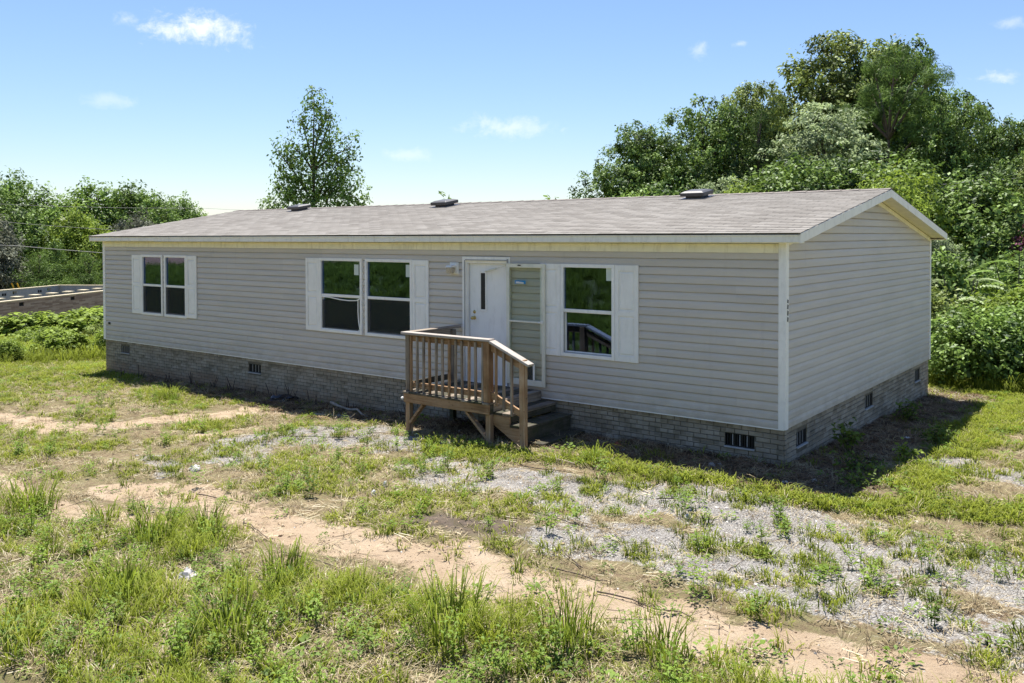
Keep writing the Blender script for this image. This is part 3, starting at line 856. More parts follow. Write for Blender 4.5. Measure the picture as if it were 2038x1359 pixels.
FULL = [brick_mesh(BW - .010, s) for s in range(6)]
jobs = []
for face, length, vents in (('f', HL, VENTS_F), ('g', HW, VENTS_G)):
    for r in range(15):
        z = -.018 - (r + 1) * BH + .005
        st = (BW / 2 if r % 2 else 0) + (0 if face == 'f' else BW / 2)
        k = -1
        while True:
            u0 = k * BW + st; k += 1
            if u0 > length: break
            u1 = min(u0 + BW - .010, length - (0 if face == 'f' else .0)); u0 = max(u0, 0.0 if face == 'f' else .001)
            if u1 - u0 < .03: continue
            if face == 'f': w0, w1 = -u1 - .0, -u0 - .0
            else: w0, w1 = u0, u1
            gzv = gz((w0 + w1) / 2 if face == 'f' else 0.1, -.05 if face == 'f' else (w0 + w1) / 2)
            if z + BH < gzv - .03: continue
            for s0, s1 in cut(w0, w1, [(v[0] - .004, v[1] + .004) for v in vents if z + BH - .012 > v[2] - .03 and z < v[3]]):
                if s1 - s0 > .025: jobs.append((face, s0, s1, z))
def bdist(j):
    p = Vector(((j[1] + j[2]) / 2, 0, j[3])) if j[0] == 'f' else Vector((0, (j[1] + j[2]) / 2, j[3]))
    d = CAM_POS - p
    return d.length / (abs(d.normalized().y if j[0] == 'f' else d.normalized().x) ** .5) * (1.0 if j[2] - j[1] > .15 else 1.35)
jobs.sort(key=bdist)
rest = MB()
for k, (face, s0, s1, z) in enumerate(jobs):
    w = s1 - s0
    out = (random.random() - .5) * .005
    X = Matrix.Translation((s0, .014 + out, z)) if face == 'f' else Matrix.Translation((-.014 - out, s0, z)) @ Matrix.Rotation(math.pi / 2, 4, 'Z')
    if k < 300:
        me = random.choice(FULL)
        o = bpy.data.objects.new('brick', me); COL.objects.link(o)
        o.parent = skirt
        o.matrix_local = X @ Matrix.Diagonal((w / (BW - .010), 1, 1, 1))
    else:
        h = BH - .010; d = .06
        rest.add([X @ Vector(p) for p in [(0, 0, 0), (w, 0, 0), (w, d, 0), (0, d, 0), (0, 0, h), (w, 0, h), (w, d, h), (0, d, h)]],
                 [(0, 3, 2, 1), (4, 5, 6, 7), (0, 1, 5, 4), (1, 2, 6, 5), (3, 0, 4, 7)])
o = rest.build('brick_courses', M['brick'], skirt); o['kind'] = 'stuff'
for face, vl in (('f', VENTS_F), ('g', VENTS_G)):
    for a, b, z0, z1 in vl:
        Bx = (lambda m_, u0, u1, d0, d1, q0, q1: m_.box(u0, u1, d0, d1, q0, q1)) if face == 'f' else (lambda m_, u0, u1, d0, d1, q0, q1: m_.box(-d1, -d0, u0, u1, q0, q1))
        fr = MB()
        Bx(fr, a, b, .085, .10, z0, z1)
        for q in ((a, a + .012, z0, z1), (b - .012, b, z0, z1), (a + .012, b - .012, z0, z0 + .012), (a + .012, b - .012, z1 - .012, z1)): Bx(fr, q[0], q[1], .03, .085, q[2], q[3])
        fr = fr.build('foundation_vent', M['black'], house)
        n = 11
        for k in range(n):
            u = a + .02 + (b - a - .04) * (k + .5) / n
            s_ = MB(); Bx(s_, u - .006, u + .006, .035 if k % 3 else .03, .06, z0 + .013, z1 - .013)
            s_.build('slat', M['black'] if (k * 7 + int(a * 10)) % 3 else M['alu'], fr)
        sl = MB(); Bx(sl, a - .005, b + .005, -.008, .10, z0 - .022, z0 - .002)
        sl.build('vent_sill', M['sillconc'], house, bevel=.003)

# windows
for wi, (a, b, z0, z1) in enumerate(WIN):
    mid = z0 + (z1 - z0) * .498
    fr = MB(); y0, y1 = -.046, .030; t = .055
    fr.box(a, b, y0, y1, z1 - t, z1); fr.box(a, b, y0, y1, z0, z0 + t)
    fr.box(a, a + t, y0, y1, z0 + t, z1 - t); fr.box(b - t, b, y0, y1, z0 + t, z1 - t)
    win = fr.build('window', M['white'], house, bevel=.004)
    MB().box(a + t, b - t, -.026, .006, mid - .028, mid + .024).build('meeting_rail', M['white'], win, bevel=.003)
    MB().box(a + t, b - t, -.008, -.002, mid + .024, z1 - t).build('upper_pane', M['glass'], win)
    sa = MB(); q = .030
    A, B_, ZA, ZB = a + t, b - t, z0 + t, mid - .028
    sa.box(A, A + q, .002, .022, ZA, ZB); sa.box(B_ - q * .5, B_, .002, .022, ZA, ZB); sa.box(A + q, B_ - q * .5, .002, .022, ZA, ZA + q); sa.box(A + q, B_ - q * .5, .002, .022, ZB - .006, ZB)
    sa.build('sash', M['white'], win)
    MB().box(A + q, B_ - q * .5, .010, .014, ZA + q, ZB - .006).build('lower_pane', M['glass'], win)
    sf = MB(); k = .014
    if wi == 2:
        # bent screen frame hanging loose
        pts = [(A + .02, ZB - .004), (A + .25, ZB - .012), (A + .55, ZB - .045), (A + .8, ZB - .055), (B_ - .10, ZB - .045), (B_ - .012, ZB - .01)]
        for (p0, q0), (p1, q1) in zip(pts[:-1], pts[1:]): sf.bar((p0, -.034, q0), (p1, -.034, q1), .012, .018)
        pts = [(B_ - .06, ZB - .04), (B_ - .062, ZB - .25), (B_ - .045, ZB - .45), (B_ - .012, ZA + .03)]
        for (p0, q0), (p1, q1) in zip(pts[:-1], pts[1:]): sf.bar((p0, -.03, q0), (p1, -.03, q1), .012, .018, (1, 0, 0))
    sf.box(A, A + k, -.030, -.020, ZA, ZB); sf.box(A + k, B_, -.030, -.020, ZA, ZA + k)
    if wi != 2: sf.box(B_ - k * .6, B_, -.030, -.020, ZA + k, ZB)
    sf.build('screen_frame', M['alu'] if wi != 2 else M['white'], win)
    if wi == 4: pass
    elif wi != 2: MB().box(A + k, B_ - k * .6, -.026, -.0245, ZA + k, ZB).build('screen_mesh', M['screen'], win)
    else: MB().box(A + k, B_ - .07, -.026, -.0245, ZA + k, ZB - .06).build('screen_mesh', M['screen'], win)
    # maker's paper left in the top corner
    sw, sh, dy = ((.05, .16, .0), (.05, .19, .02), (.125, .20, .06), (.125, .22, .04), (.11, .19, .0))[wi]
    MB().box(b - t - sw - (.06 if wi == 2 else .0), b - t - (.06 if wi == 2 else .0), -.0105, -.0085, z1 - t - dy - sh, z1 - t - dy).build('sticker', M['sticker'], win)
MB().box(WIN[0][1] + .004, WIN[1][0] - .004, -.020, .0, WIN[0][2], WIN[0][3]).build('mullion_strip', M['alu'], house)
# shutters
for a, b, z0, z1 in ((-16.236, -15.806, .722, 2.135), (-13.893, -13.495, .728, 2.142), (-9.695, -9.292, .722, 2.146), (-6.766, -6.372, .722, 2.142), (-3.952, -3.566, .690, 2.128), (-2.574, -2.180, .694, 2.128)):
    s_ = MB(); y0, y1 = -.043, -.018; st = .062; mz = z0 + (z1 - z0) * .5
    s_.box(a, a + st, y0, y1, z0, z1); s_.box(b - st, b, y0, y1, z0, z1)
    for q0, q1 in ((z0, z0 + .085), (mz - .04, mz + .04), (z1 - .085, z1)): s_.box(a + st, b - st, y0, y1, q0, q1)
    s_.box(a + st, b - st, -.028, -.0185, z0 + .085, mz - .04); s_.box(a + st, b - st, -.028, -.0185, mz + .04, z1 - .085)
    so = s_.build('shutter', M['shutter'], house, bevel=.002)
    for q0, q1 in ((z0 + .085, mz - .04), (mz + .04, z1 - .085)):
        p = MB(); A, B_ = a + st + .016, b - st - .016
        p.add([(A, -.0285, q0 + .016), (B_, -.0285, q0 + .016), (B_, -.0285, q1 - .016), (A, -.0285, q1 - .016),
               (A + .02, -.040, q0 + .036), (B_ - .02, -.040, q0 + .036), (B_ - .02, -.040, q1 - .036), (A + .02, -.040, q1 - .036)],
              [(0, 3, 2, 1), (4, 5, 6, 7), (0, 1, 5, 4), (1, 2, 6, 5), (2, 3, 7, 6), (3, 0, 4, 7)])
        p.build('panel', M['shutter'], so)
    sc_ = MB()
    for px in (a + .02, b - .02):
        for pz in (z0 + .04, mz, z1 - .04): sc_.lathe((px, -.0445, pz), [(.0, -.003), (.007, -.002), (.008, .002)], 'y', 8)
    sc_.build('screw_heads', M['shutter'], so)

# front door, set back in its frame
a, b, z0, z1 = DOOR
df = MB()
df.box(a, a + .068, -.040, .012, z0 + .05, z1); df.box(b - .06, b, -.040, .012, z0 + .05, z1); df.box(a + .068, b - .06, -.040, .012, z1 - .075, z1)
df.box(a + .068, a + .085, -.014, .10, z0 + .05, z1 - .075); df.box(b - .077, b - .06, -.014, .10, z0 + .05, z1 - .075); df.box(a + .085, b - .077, -.014, .10, z1 - .11, z1 - .075)
df = df.build('door_frame', M['white'], house, bevel=.003)
MB().box(a + .02, b - .01, -.05, .10, z0 - .01, z0 + .05).build('threshold', M['white'], df, bevel=.004)
MB().box(b - .056, b - .030, -.052, -.041, z0 + .06, z1 - .03).build('storm_track', M['alu'], df)
MB().box(a + .05, a + .067, -.049, -.041, z0 + .06, z1 - .06).build('storm_track', M['alu'], df)
MB().box(a + .075, b - .065, -.052, -.041, z1 - .062, z1 - .048).build('drip_rail', M['alu'], df)
dr = MB().box(a + .089, b - .081, .045, .085, z0 + .052, z1 - .114).build('front_door', M['door'], house, bevel=.003)
MB().box(a + .10, a + .104, .043, .0448, z0 + .06, z1 - .12).build('jamb_shade_strip', M['alu'], dr)  # grey strip stands in for the jamb's shade along the door edge
lt = MB()
for q in ((-5.262, -5.235, 1.30, 1.98), (-5.140, -5.113, 1.30, 1.98), (-5.235, -5.140, 1.30, 1.335), (-5.235, -5.140, 1.945, 1.98)): lt.box(q[0], q[1], .030, .0445, q[2], q[3])
lt.build('light_frame', M['white'], dr, bevel=.003)
MB().box(-5.2345, -5.1405, .036, .0446, 1.336, 1.944).build('slit_window', M['black'], dr)
for zk, r in ((1.285, .030), (1.185, .033)):
    k = MB().lathe((-5.385, .0445, zk), [(0, -.012), (r * .8, -.012), (r, -.003), (r, .0)], 'y', 14)
    if r > .031: k.lathe((-5.385, .0445, zk), [(.011, -.012), (.012, -.035), (.027, -.042), (.031, -.058), (.024, -.072), (0, -.075)], 'y', 14)
    else: k.box(-5.392, -5.378, .018, .033, zk - .018, zk + .018)
    k.build('door_knob' if r > .031 else 'deadbolt', M['brass'], dr, smooth=True)

# storm door standing open against the wall
sd = MB(); A, B_, ZA, ZB = -4.600, -3.834, .17, 2.122; ya, yb = -.088, -.056
sd.box(A, A + .062, ya, yb, ZA, ZB); sd.box(B_ - .058, B_, ya, yb, ZA, ZB)
sd.box(A + .062, B_ - .058, ya, yb, ZB - .065, ZB); sd.box(A + .062, B_ - .058, ya, yb, ZA, ZA + .095)
sd = sd.build('storm_door', M['doorframe'], house, bevel=.004)
MB().box(A + .062, B_ - .058, ya + .004, yb - .004, 1.178, 1.206).build('middle_rail', M['doorframe'], sd, bevel=.002)
MB().box(A + .062, B_ - .058, -.074, -.070, 1.206, ZB - .065).build('storm_pane', M['stormglass'], sd)
MB().box(A + .062, B_ - .058, -.074, -.070, ZA + .095, 1.178).build('lower_pane', M['stormglass'], sd)
pd = MB()
for q in ((-4.27, -4.24, ZA + .096, .52), (-4.06, -4.03, ZA + .096, .52), (-4.24, -4.06, .49, .52)): pd.box(q[0], q[1], -.096, -.0745, q[2], q[3])
pd.build('pet_door_frame', M['white'], sd, bevel=.003)
MB().box(-4.2395, -4.0605, -.080, -.0745, ZA + .098, .489).build('pet_flap', M['screen'], sd)
MB().box(-4.43, -4.21, -.0775, -.0745, 1.795, 1.852).build('tape_strip', M['tape'], sd)
MB().prism([(-4.41, 1.802), (-4.25, 1.798), (-4.25, 1.822), (-4.36, 1.834), (-4.405, 1.832)], 'y', -.0798, -.0778).build('paper_note', M['paper'], sd)
hd = MB().box(-3.90, -3.86, -.102, -.0885, 1.17, 1.225).tube([(-3.915, -.10, 1.19), (-3.935, -.125, 1.195), (-3.885, -.13, 1.20)], .008)
hd.build('door_latch', M['white'], sd)
cl = MB().tube([(-5.10, -.005, 1.975), (-4.85, -.035, 2.03)], .017, 8).tube([(-4.85, -.035, 2.03), (-4.63, -.06, 2.08)], .009, 8)
cl.build('door_closer', M['doorframe'], sd, smooth=True)
MB().box(-4.36, -4.30, -.094, -.0885, 2.085, 2.103).build('closer_bracket', M['black'], sd)

# small fittings on the walls
MB().box(-17.42, -17.36, -.032, -.018, .37, .43).box(-17.345, -17.315, -.032, -.018, .37, .43).build('outlet_cover', M['black'], house, bevel=.004)
nb = MB()      # peeling black address plates on the corner post, edge-on to the road
for q0, q1 in ((1.42, 1.49), (1.50, 1.575), (1.585, 1.655), (1.665, 1.72)):
    nb.prism([(.012, q0 + .01), (.05, q0), (.058, q1 - .015), (.02, q1)], 'x', .0265, .0295)
nb.build('number_plate', M['black'], house)
pb = thing('wall_light', 'small stained white porch lantern on a square plate left of the front door', 'wall light', (-5.77, -.02, 1.93))
MB().box(-5.870, -5.672, -.040, -.018, 1.915, 2.118).box(-5.85, -5.69, -.05, -.0405, 1.935, 2.098).build('back_plate', M['white'], pb, bevel=.004)
MB().prism([(-.050, 2.075), (-.155, 2.065), (-.175, 2.035), (-.05, 2.03)], 'x', -5.855, -5.72).build('lamp_cap', M['white'], pb, bevel=.005)
MB().prism([(-.055, 2.029), (-.165, 2.029), (-.150, 1.93), (-.09, 1.925), (-.07, 1.96)], 'x', -5.850, -5.725).build('lamp_glass', M['lampglass'], pb, bevel=.008)

# ------------------------------------------------------------------ the porch
DX0, DX1, DY, DZ = -5.70, -3.95, -1.30, .105
porch = thing('wooden_porch', 'weathered wooden porch with railing and steps in front of the open door', 'porch', (-4.8, -.65, -.55))
W = lambda ax: M['wood_' + ax]
nb_ = 13; bw = (DX1 - DX0 + .02) / nb_
for k in range(nb_):
    x0 = DX0 - .01 + k * bw
    MB().box(x0 + .004, x0 + bw - .004, DY - .055 + (random.random() - .5) * .012, -.028, DZ - .032, DZ + (random.random() - .5) * .004).build('deck_board', M['moss_y'] if k % 3 else M['grey_y'], porch, bevel=.004)
MB().box(DX0, DX1, DY - .040, DY - .002, DZ - .175, DZ - .034).build('rim_joist', W('x'), porch, bevel=.004)
MB().box(DX0, DX0 + .038, DY, -.03, DZ - .175, DZ - .034).build('rim_joist', W('y'), porch, bevel=.003)
MB().box(DX1 - .038, DX1 + .0, DY, -.03, DZ - .175, DZ - .034).build('rim_joist', M['moss_y'], porch, bevel=.003)
MB().box(DX0 + .04, DX1 - .04, -.068, -.03, DZ - .175, DZ - .034).build('ledger', M['moss_x'], porch)
for x in (-5.27, -4.83, -4.40): MB().box(x, x + .038, DY, -.07, DZ - .175, DZ - .034).build('joist', M['moss_y'], porch)
def base(x, y): return gz(x, y) - .04
P4 = .089
MB().box(DX0 + .002, DX0 + P4, DY, DY + P4, base(DX0, DY), DZ - .176).build('post', W('z'), porch, bevel=.005)
MB().box(DX0 + .002, DX0 + P4, DY, DY + P4, DZ + .002, 1.008).build('post', M['grey_z'], porch, bevel=.005)
MB().box(DX1 - P4 - .004, DX1 - .004, DY, DY + P4, base(DX1, DY), DZ - .176).build('post', W('z'), porch, bevel=.005)
MB().box(DX1 - P4 - .012, DX1 + .004, DY - .040, DY + P4 - .01, DZ + .002, 1.008).build('post', W('z'), porch, bevel=.005)
MB().box(DX0 + .04, DX0 + .04 + P4, -.30, -.30 + P4, DZ + .002, 1.0).build('post', M['grey_z'], porch, bevel=.005)
MB().box(DX0 + .04, DX0 + .04 + P4, -.30, -.30 + P4, base(DX0, -.3), DZ - .176).build('post', M['moss_z'], porch, bevel=.005)
MB().box(DX1 - .13, DX1 - .13 + P4, -.30, -.30 + P4, base(DX1, -.3), DZ - .176).build('post', M['moss_z'], porch, bevel=.005)
SPX = -3.385
MB().box(SPX, SPX + P4, DY - .04, DY + P4 - .04, base(SPX, DY), .795).build('post', W('z'), porch, bevel=.005)
# braces
MB().bar((DX0 + .085, DY + .04, -.40), (DX0 + .37, DY + .04, -.085), .04, .085, (0, 1, 0)).build('brace', W('x'), porch, bevel=.003)
MB().bar((DX1 - .09, DY + .04, -.43), (DX1 - .48, DY + .04, -.085), .04, .085, (0, 1, 0)).build('brace', W('x'), porch, bevel=.003)
# rails
MB().box(DX0 - .035, DX1 + .03, DY - .065, DY + .075, 1.010, 1.048).build('top_rail', M['top_x'], porch, bevel=.004)
MB().box(DX0 - .035, DX0 + .105, DY + .0765, -.06, 1.010, 1.048).build('top_rail', M['grey_y'], porch, bevel=.004)
MB().box(DX0 + P4, DX1 - P4 - .013, DY + .012, DY + .05, .905, 1.008).build('rail_board', W('x'), porch, bevel=.003)
MB().box(DX0 + P4, DX1 - P4 - .013, DY + .012, DY + .05, .165, .255).build('bottom_rail', W('x'), porch, bevel=.003)
MB().box(DX0 + .045, DX0 + .083, DY + P4, -.302, .905, 1.008).build('rail_board', M['grey_y'], porch, bevel=.003)
MB().box(DX0 + .045, DX0 + .083, DY + P4, -.302, .165, .255).build('bottom_rail', M['moss_y'], porch, bevel=.003)
for k in range(12):
    x = DX0 + .125 + k * (DX1 - DX0 - .28) / 11.0
    mb = MB(); q = (random.random() - .5) * .016
    mb.add([(x, DY - .025, .085 + random.random() * .02), (x + .036, DY - .025, .09), (x + .036, DY + .011, .09), (x, DY + .011, .09), (x + q, DY - .025, .985), (x + q + .036, DY - .025, .985), (x + q + .036, DY + .011, .985), (x + q, DY + .011, .985)],
           [(0, 3, 2, 1), (4, 5, 6, 7), (0, 1, 5, 4), (1, 2, 6, 5), (2, 3, 7, 6), (3, 0, 4, 7)])
    mb.build('baluster', M['grey_z'] if k % 3 else W('z'), porch, bevel=.003)
sa0, sa1 = Vector((DX1 - .005, DY + .005, 1.026)), Vector((-3.205, DY + .005, .722))
MB().bar(sa0 + Vector((.034, 0, -.012)), sa1, .14, .038).build('stair_rail', M['top_x'], porch, bevel=.004)
dsl = (sa1.z - sa0.z) / (sa1.x - sa0.x)
ln = lambda x, dz: sa0.z + (x - sa0.x) * dsl + dz
for dz in (-.105, -.80):
    x0, x1 = DX1 + .006, SPX - .002
    MB().prism([(x0, ln(x0, dz) - .05), (x1, ln(x1, dz) - .05), (x1, ln(x1, dz) + .05), (x0, ln(x0, dz) + .05)], 'y', DY + .012, DY + .05).build('rail_board' if dz > -.5 else 'bottom_rail', W('x'), porch, bevel=.003)
for k in range(3):
    x = DX1 + .10 + k * .145
    MB().prism([(x, ln(x, -.90)), (x + .036, ln(x + .036, -.90)), (x + .036, ln(x + .036, -.05)), (x, ln(x, -.05))], 'y', DY - .025, DY + .011).build('baluster', M['grey_z'] if k else W('z'), porch, bevel=.003)
# steps
for x0, x1, zt, zb in ((DX1 + .002, -3.622, -.036, -.165), (-3.66, -3.338, -.190, -.42)):
    for k in range(2):
        xa = x0 + k * (x1 - x0) / 2
        MB().box(xa + .003, xa + (x1 - x0) / 2 - .003, -1.235, -.055, zt - .038, zt).build('tread', M['moss_y'] if k == 0 or zt < -.1 else M['grey_y'], porch, bevel=.005)
    MB().box(x1 - .055, x1 - .018, -1.20, -.06, zb, zt - .040).build('riser', M['moss_y'], porch, bevel=.004)
MB().box(DX1 + .002, DX1 + .02, -1.235, -.05, -.040 + .005, DZ - .034).build('riser', M['grey_y'], porch, bevel=.003)
MB().box(-3.40, -3.10, -1.16, -.05, gz(-3.2, -.6) - .02, -.415).build('ground_plank', M['moss_y'], porch, bevel=.006)
MB().prism([(DX1 - .02, -.20), (DX1 + .01, -.076), (-3.64, -.076), (-3.64, -.23), (-3.37, -.23), (-3.37, -.44), (-3.50, -.47), (DX1 + .02, -.235)], 'y', -1.238, -1.204).build('stringer', W('x'), porch, bevel=.003)
MB().prism([(DX1 - .02, -.20), (DX1 + .01, -.076), (-3.72, -.076), (-3.72, -.23), (-3.42, -.23), (-3.42, -.44), (-3.50, -.47), (DX1 + .02, -.235)], 'y', -.10, -.065).build('stringer', M['moss_x'], porch)
MB().lathe((DX0 - .004, DY - .062, -.005), [(0, -.022), (.018, -.016), (.024, 0), (.018, .016), (0, .02)], 'y', 10).build('plastic_cap', M['white'], porch, smooth=True)
#__PART2__
# ------------------------------------------------------------------ ground cover scattered over the yard
PROTO = bpy.data.collections.new('ground_cover_sources')     # never linked to the scene: only instanced
def proto_col(name, meshes, mat):
    c = bpy.data.collections.new(name)
    for i, me in enumerate(meshes):
        if not me.materials: me.materials.append(mat)
        o = bpy.data.objects.new('%s_%02d' % (name, i), me); c.objects.link(o)
    return c

def tuft(seed, n, rad, h0, h1, width, lean, curl, flat=0.0):
    """a tuft of curved tapering blades"""
    r = np.random.default_rng(seed); V = []; F = []; T = []
    for i in range(n):
        a = r.random() * 6.283; d = rad * math.sqrt(r.random())
        bx, by = d * math.cos(a), d * math.sin(a)
        h = h0 + (h1 - h0) * r.random() ** 1.3
        ang = a + (r.random() - .5) * 1.8
        ln_ = (lean * (.35 + .65 * r.random()) + flat) * h
        dx, dy = math.cos(ang), math.sin(ang)
        fa = ang + 1.57 + (r.random() - .5) * 1.2
        wx, wy = math.cos(fa) * width * .5, math.sin(fa) * width * .5
        b = len(V); zc = h * (1 - .55 * flat)
        ctrl = [(0, 0, 1.0), (.30, .46, .95), (.66, .84, .66), (1.0, 1.0 - curl * r.random() * 1.1, .05)]
        for k, (s, z, w) in enumerate(ctrl):
            px, py = bx + dx * ln_ * s ** 1.6, by + dy * ln_ * s ** 1.6
            V += [(px - wx * w, py - wy * w, zc * z - .01 * (k == 0)), (px + wx * w, py + wy * w, zc * z - .01 * (k == 0))]
            T += [s, s]
        F += [(b + 2 * k, b + 2 * k + 1, b + 2 * k + 3, b + 2 * k + 2) for k in range(3)]
    return np_mesh('blade_tuft', V, F, {'tip': ('POINT', 'FLOAT', np.array(T, np.float32))})

def leafy(seed, n, rad, h, size):
    """low broad-leaved weed: small folded leaves on short stalks"""
    r = np.random.default_rng(seed); V = []; F = []; T = []
    for i in range(n):
        a = r.random() * 6.283; d = rad * math.sqrt(r.random()); z = h * (.25 + .75 * r.random()) * (1 - .5 * d / rad)
        s = size * (.6 + .7 * r.random()); t = a + (r.random() - .5) * 1.5; tilt = (r.random() - .3) * .9
        ux, uy, uz = math.cos(t) * math.cos(tilt), math.sin(t) * math.cos(tilt), math.sin(tilt)
        sx_, sy_ = -math.sin(t), math.cos(t)
        c = (d * math.cos(a), d * math.sin(a), z); b = len(V)
        V += [c, (c[0] + ux * s * .5 + sx_ * s * .3, c[1] + uy * s * .5 + sy_ * s * .3, c[2] + uz * s * .5 + .15 * s),
              (c[0] + ux * s, c[1] + uy * s, c[2] + uz * s), (c[0] + ux * s * .5 - sx_ * s * .3, c[1] + uy * s * .5 - sy_ * s * .3, c[2] + uz * s * .5 + .15 * s)]
        F.append((b, b + 1, b + 2, b + 3)); T += [.2, .6, 1, .6]
    return np_mesh('leaf_rosette', V, F, {'tip': ('POINT', 'FLOAT', np.array(T, np.float32))})

def needles(seed, n, rad, length, width, z=.02):
    r = np.random.default_rng(seed); V = []; F = []; T = []
    for i in range(n):
        a = r.random() * 6.283; d = rad * math.sqrt(r.random()); t = r.random() * 6.283
        L_ = length * (.4 + .6 * r.random()); cx, cy = d * math.cos(a), d * math.sin(a)
        dx, dy = math.cos(t) * L_ / 2, math.sin(t) * L_ / 2; nxx, nyy = -math.sin(t) * width / 2, math.cos(t) * width / 2
        z0, z1 = z * r.random() + .003, z * r.random() + .003; b = len(V)
        V += [(cx - dx - nxx, cy - dy - nyy, z0), (cx - dx + nxx, cy - dy + nyy, z0 + .002), (cx + dx + nxx, cy + dy + nyy, z1 + .002), (cx + dx - nxx, cy + dy - nyy, z1)]
        F.append((b, b + 1, b + 2, b + 3)); q = r.random(); T += [q] * 4
    return np_mesh('needle_litter', V, F, {'tip': ('POINT', 'FLOAT', np.array(T, np.float32))})

def pebble(seed):
    r = np.random.default_rng(seed)
    bm = bmesh.new(); bmesh.ops.create_icosphere(bm, subdivisions=1, radius=1.0)
    for v in bm.verts: v.co *= .75 + .5 * r.random()
    for v in bm.verts: v.co.z *= .6
    me = bpy.data.meshes.new('pebble'); bm.to_mesh(me); bm.free()
    at = me.attributes.new('tip', 'FLOAT', 'POINT'); at.data.foreach_set('value', np.full(len(me.vertices), r.random(), np.float32))
    return me

def twig_mesh(seed):
    r = random.Random(seed); mb = MB()
    p = Vector((-.5, 0, .012)); pts = [p.copy()]
    for i in range(5):
        p = p + Vector((.2, (r.random() - .5) * .09, (r.random() - .5) * .02)); pts.append(p.copy())
    mb.tube(pts, [.011, .010, .009, .008, .006, .003], 4)
    if seed % 2: mb.tube([pts[2], pts[2] + Vector((.12, .1, .02)), pts[2] + Vector((.22, .13, .01))], [.006, .005, .002], 4)
    me = bpy.data.meshes.new('twig'); me.from_pydata(mb.v, [], mb.f)
    at = me.attributes.new('tip', 'FLOAT', 'POINT'); at.data.foreach_set('value', np.full(len(me.vertices), r.random(), np.float32))
    return me

def stalk(seed, n, h, size):
    """thin upright weed stems with small leaves up them"""
    r = np.random.default_rng(seed); V = []; F = []; T = []
    for i in range(n):
        a = r.random() * 6.283; d = .05 * r.random(); hh = h * (.6 + .5 * r.random()); lx, ly = r.normal(0, .16, 2) * hh
        bx, by = d * math.cos(a), d * math.sin(a); b = len(V); w = .0028
        V += [(bx - w, by, 0), (bx + w, by, 0), (bx + lx + w * .5, by + ly, hh), (bx + lx - w * .5, by + ly, hh)]; F.append((b, b + 1, b + 2, b + 3)); T += [.1, .1, .7, .7]
        for j in range(9):
            t = .2 + .8 * (j + r.random()) / 9; an = j * 2.4 + r.random(); s = size * (1.25 - .7 * t); b = len(V)
            px, py, pz = bx + lx * t, by + ly * t, hh * t; ux, uy = math.cos(an), math.sin(an)
            V += [(px, py, pz), (px + ux * s * .5 - uy * s * .22, py + uy * s * .5 + ux * s * .22, pz + s * .30), (px + ux * s, py + uy * s, pz + s * .22), (px + ux * s * .5 + uy * s * .22, py + uy * s * .5 - ux * s * .22, pz + s * .30)]
            F.append((b, b + 1, b + 2, b + 3)); T += [.3, .6, 1, .6]
    return np_mesh('weed_stalk', V, F, {'tip': ('POINT', 'FLOAT', np.array(T, np.float32))})

def scatter(name, coll, nvar, P, scl, tint, label=None, tilt=.12, mat=None):
    n = len(P)
    rot = np.stack([RNG.normal(0, tilt, n), RNG.normal(0, tilt, n), RNG.random(n) * 6.283], -1).astype(np.float32)
    me = bpy.data.meshes.new(name)
    me.vertices.add(n); me.vertices.foreach_set('co', np.asarray(P, np.float32).ravel())
    for an, typ, key, arr in (('rot', 'FLOAT_VECTOR', 'vector', rot), ('scl', 'FLOAT', 'value', np.asarray(scl, np.float32)),
                              ('pick', 'INT', 'value', RNG.integers(0, nvar, n).astype(np.int32)), ('tint', 'FLOAT', 'value', np.asarray(tint, np.float32))):
        at = me.attributes.new(an, typ, 'POINT'); at.data.foreach_set(key, np.ascontiguousarray(arr).ravel())
    me.update()
    o = obj(name, me, mat); tag(o, label, None, None, 'stuff')
    ng = bpy.data.node_groups.new(name + '_scatter', 'GeometryNodeTree')
    ng.interface.new_socket(name='Geometry', in_out='INPUT', socket_type='NodeSocketGeometry')
    ng.interface.new_socket(name='Geometry', in_out='OUTPUT', socket_type='NodeSocketGeometry')
    N = ng.nodes; L_ = ng.links
    gi = N.new('NodeGroupInput'); go = N.new('NodeGroupOutput')
    ci = N.new('GeometryNodeCollectionInfo'); ci.inputs['Collection'].default_value = coll
    ci.inputs['Separate Children'].default_value = True; ci.inputs['Reset Children'].default_value = True
    iop = N.new('GeometryNodeInstanceOnPoints'); iop.inputs['Pick Instance'].default_value = True
    def na(nm, typ):
        a = N.new('GeometryNodeInputNamedAttribute'); a.data_type = typ; a.inputs['Name'].default_value = nm; return a.outputs['Attribute']
    L_.new(gi.outputs[0], iop.inputs['Points']); L_.new(ci.outputs[0], iop.inputs['Instance'])
    L_.new(na('pick', 'INT'), iop.inputs['Instance Index']); L_.new(na('rot', 'FLOAT_VECTOR'), iop.inputs['Rotation'])
    L_.new(na('scl', 'FLOAT'), iop.inputs['Scale']); L_.new(iop.outputs[0], go.inputs[0])
    md = o.modifiers.new('scatter', 'NODES'); md.node_group = ng
    return o

def sample(n, x0, x1, y0, y1, dens):
    x = RNG.uniform(x0, x1, n); y = RNG.uniform(y0, y1, n)
    z_ = zones(x, y)
    k = RNG.random(n) < dens(x, y, z_)
    under = (x > -HL - .0) & (x < .0) & (y > .0) & (y < HW)
    k &= ~under
    x, y = x[k], y[k]; z_ = {a: b[k] for a, b in z_.items()}
    return np.stack([x, y, ground_z(x, y)], -1), z_
near_cam = lambda x, y: np.hypot(x - CAM_POS.x, y - CAM_POS.y)
porchy = lambda x, y: ((x > -5.8) & (x < -3.05) & (y > -1.42) & (y < 0))

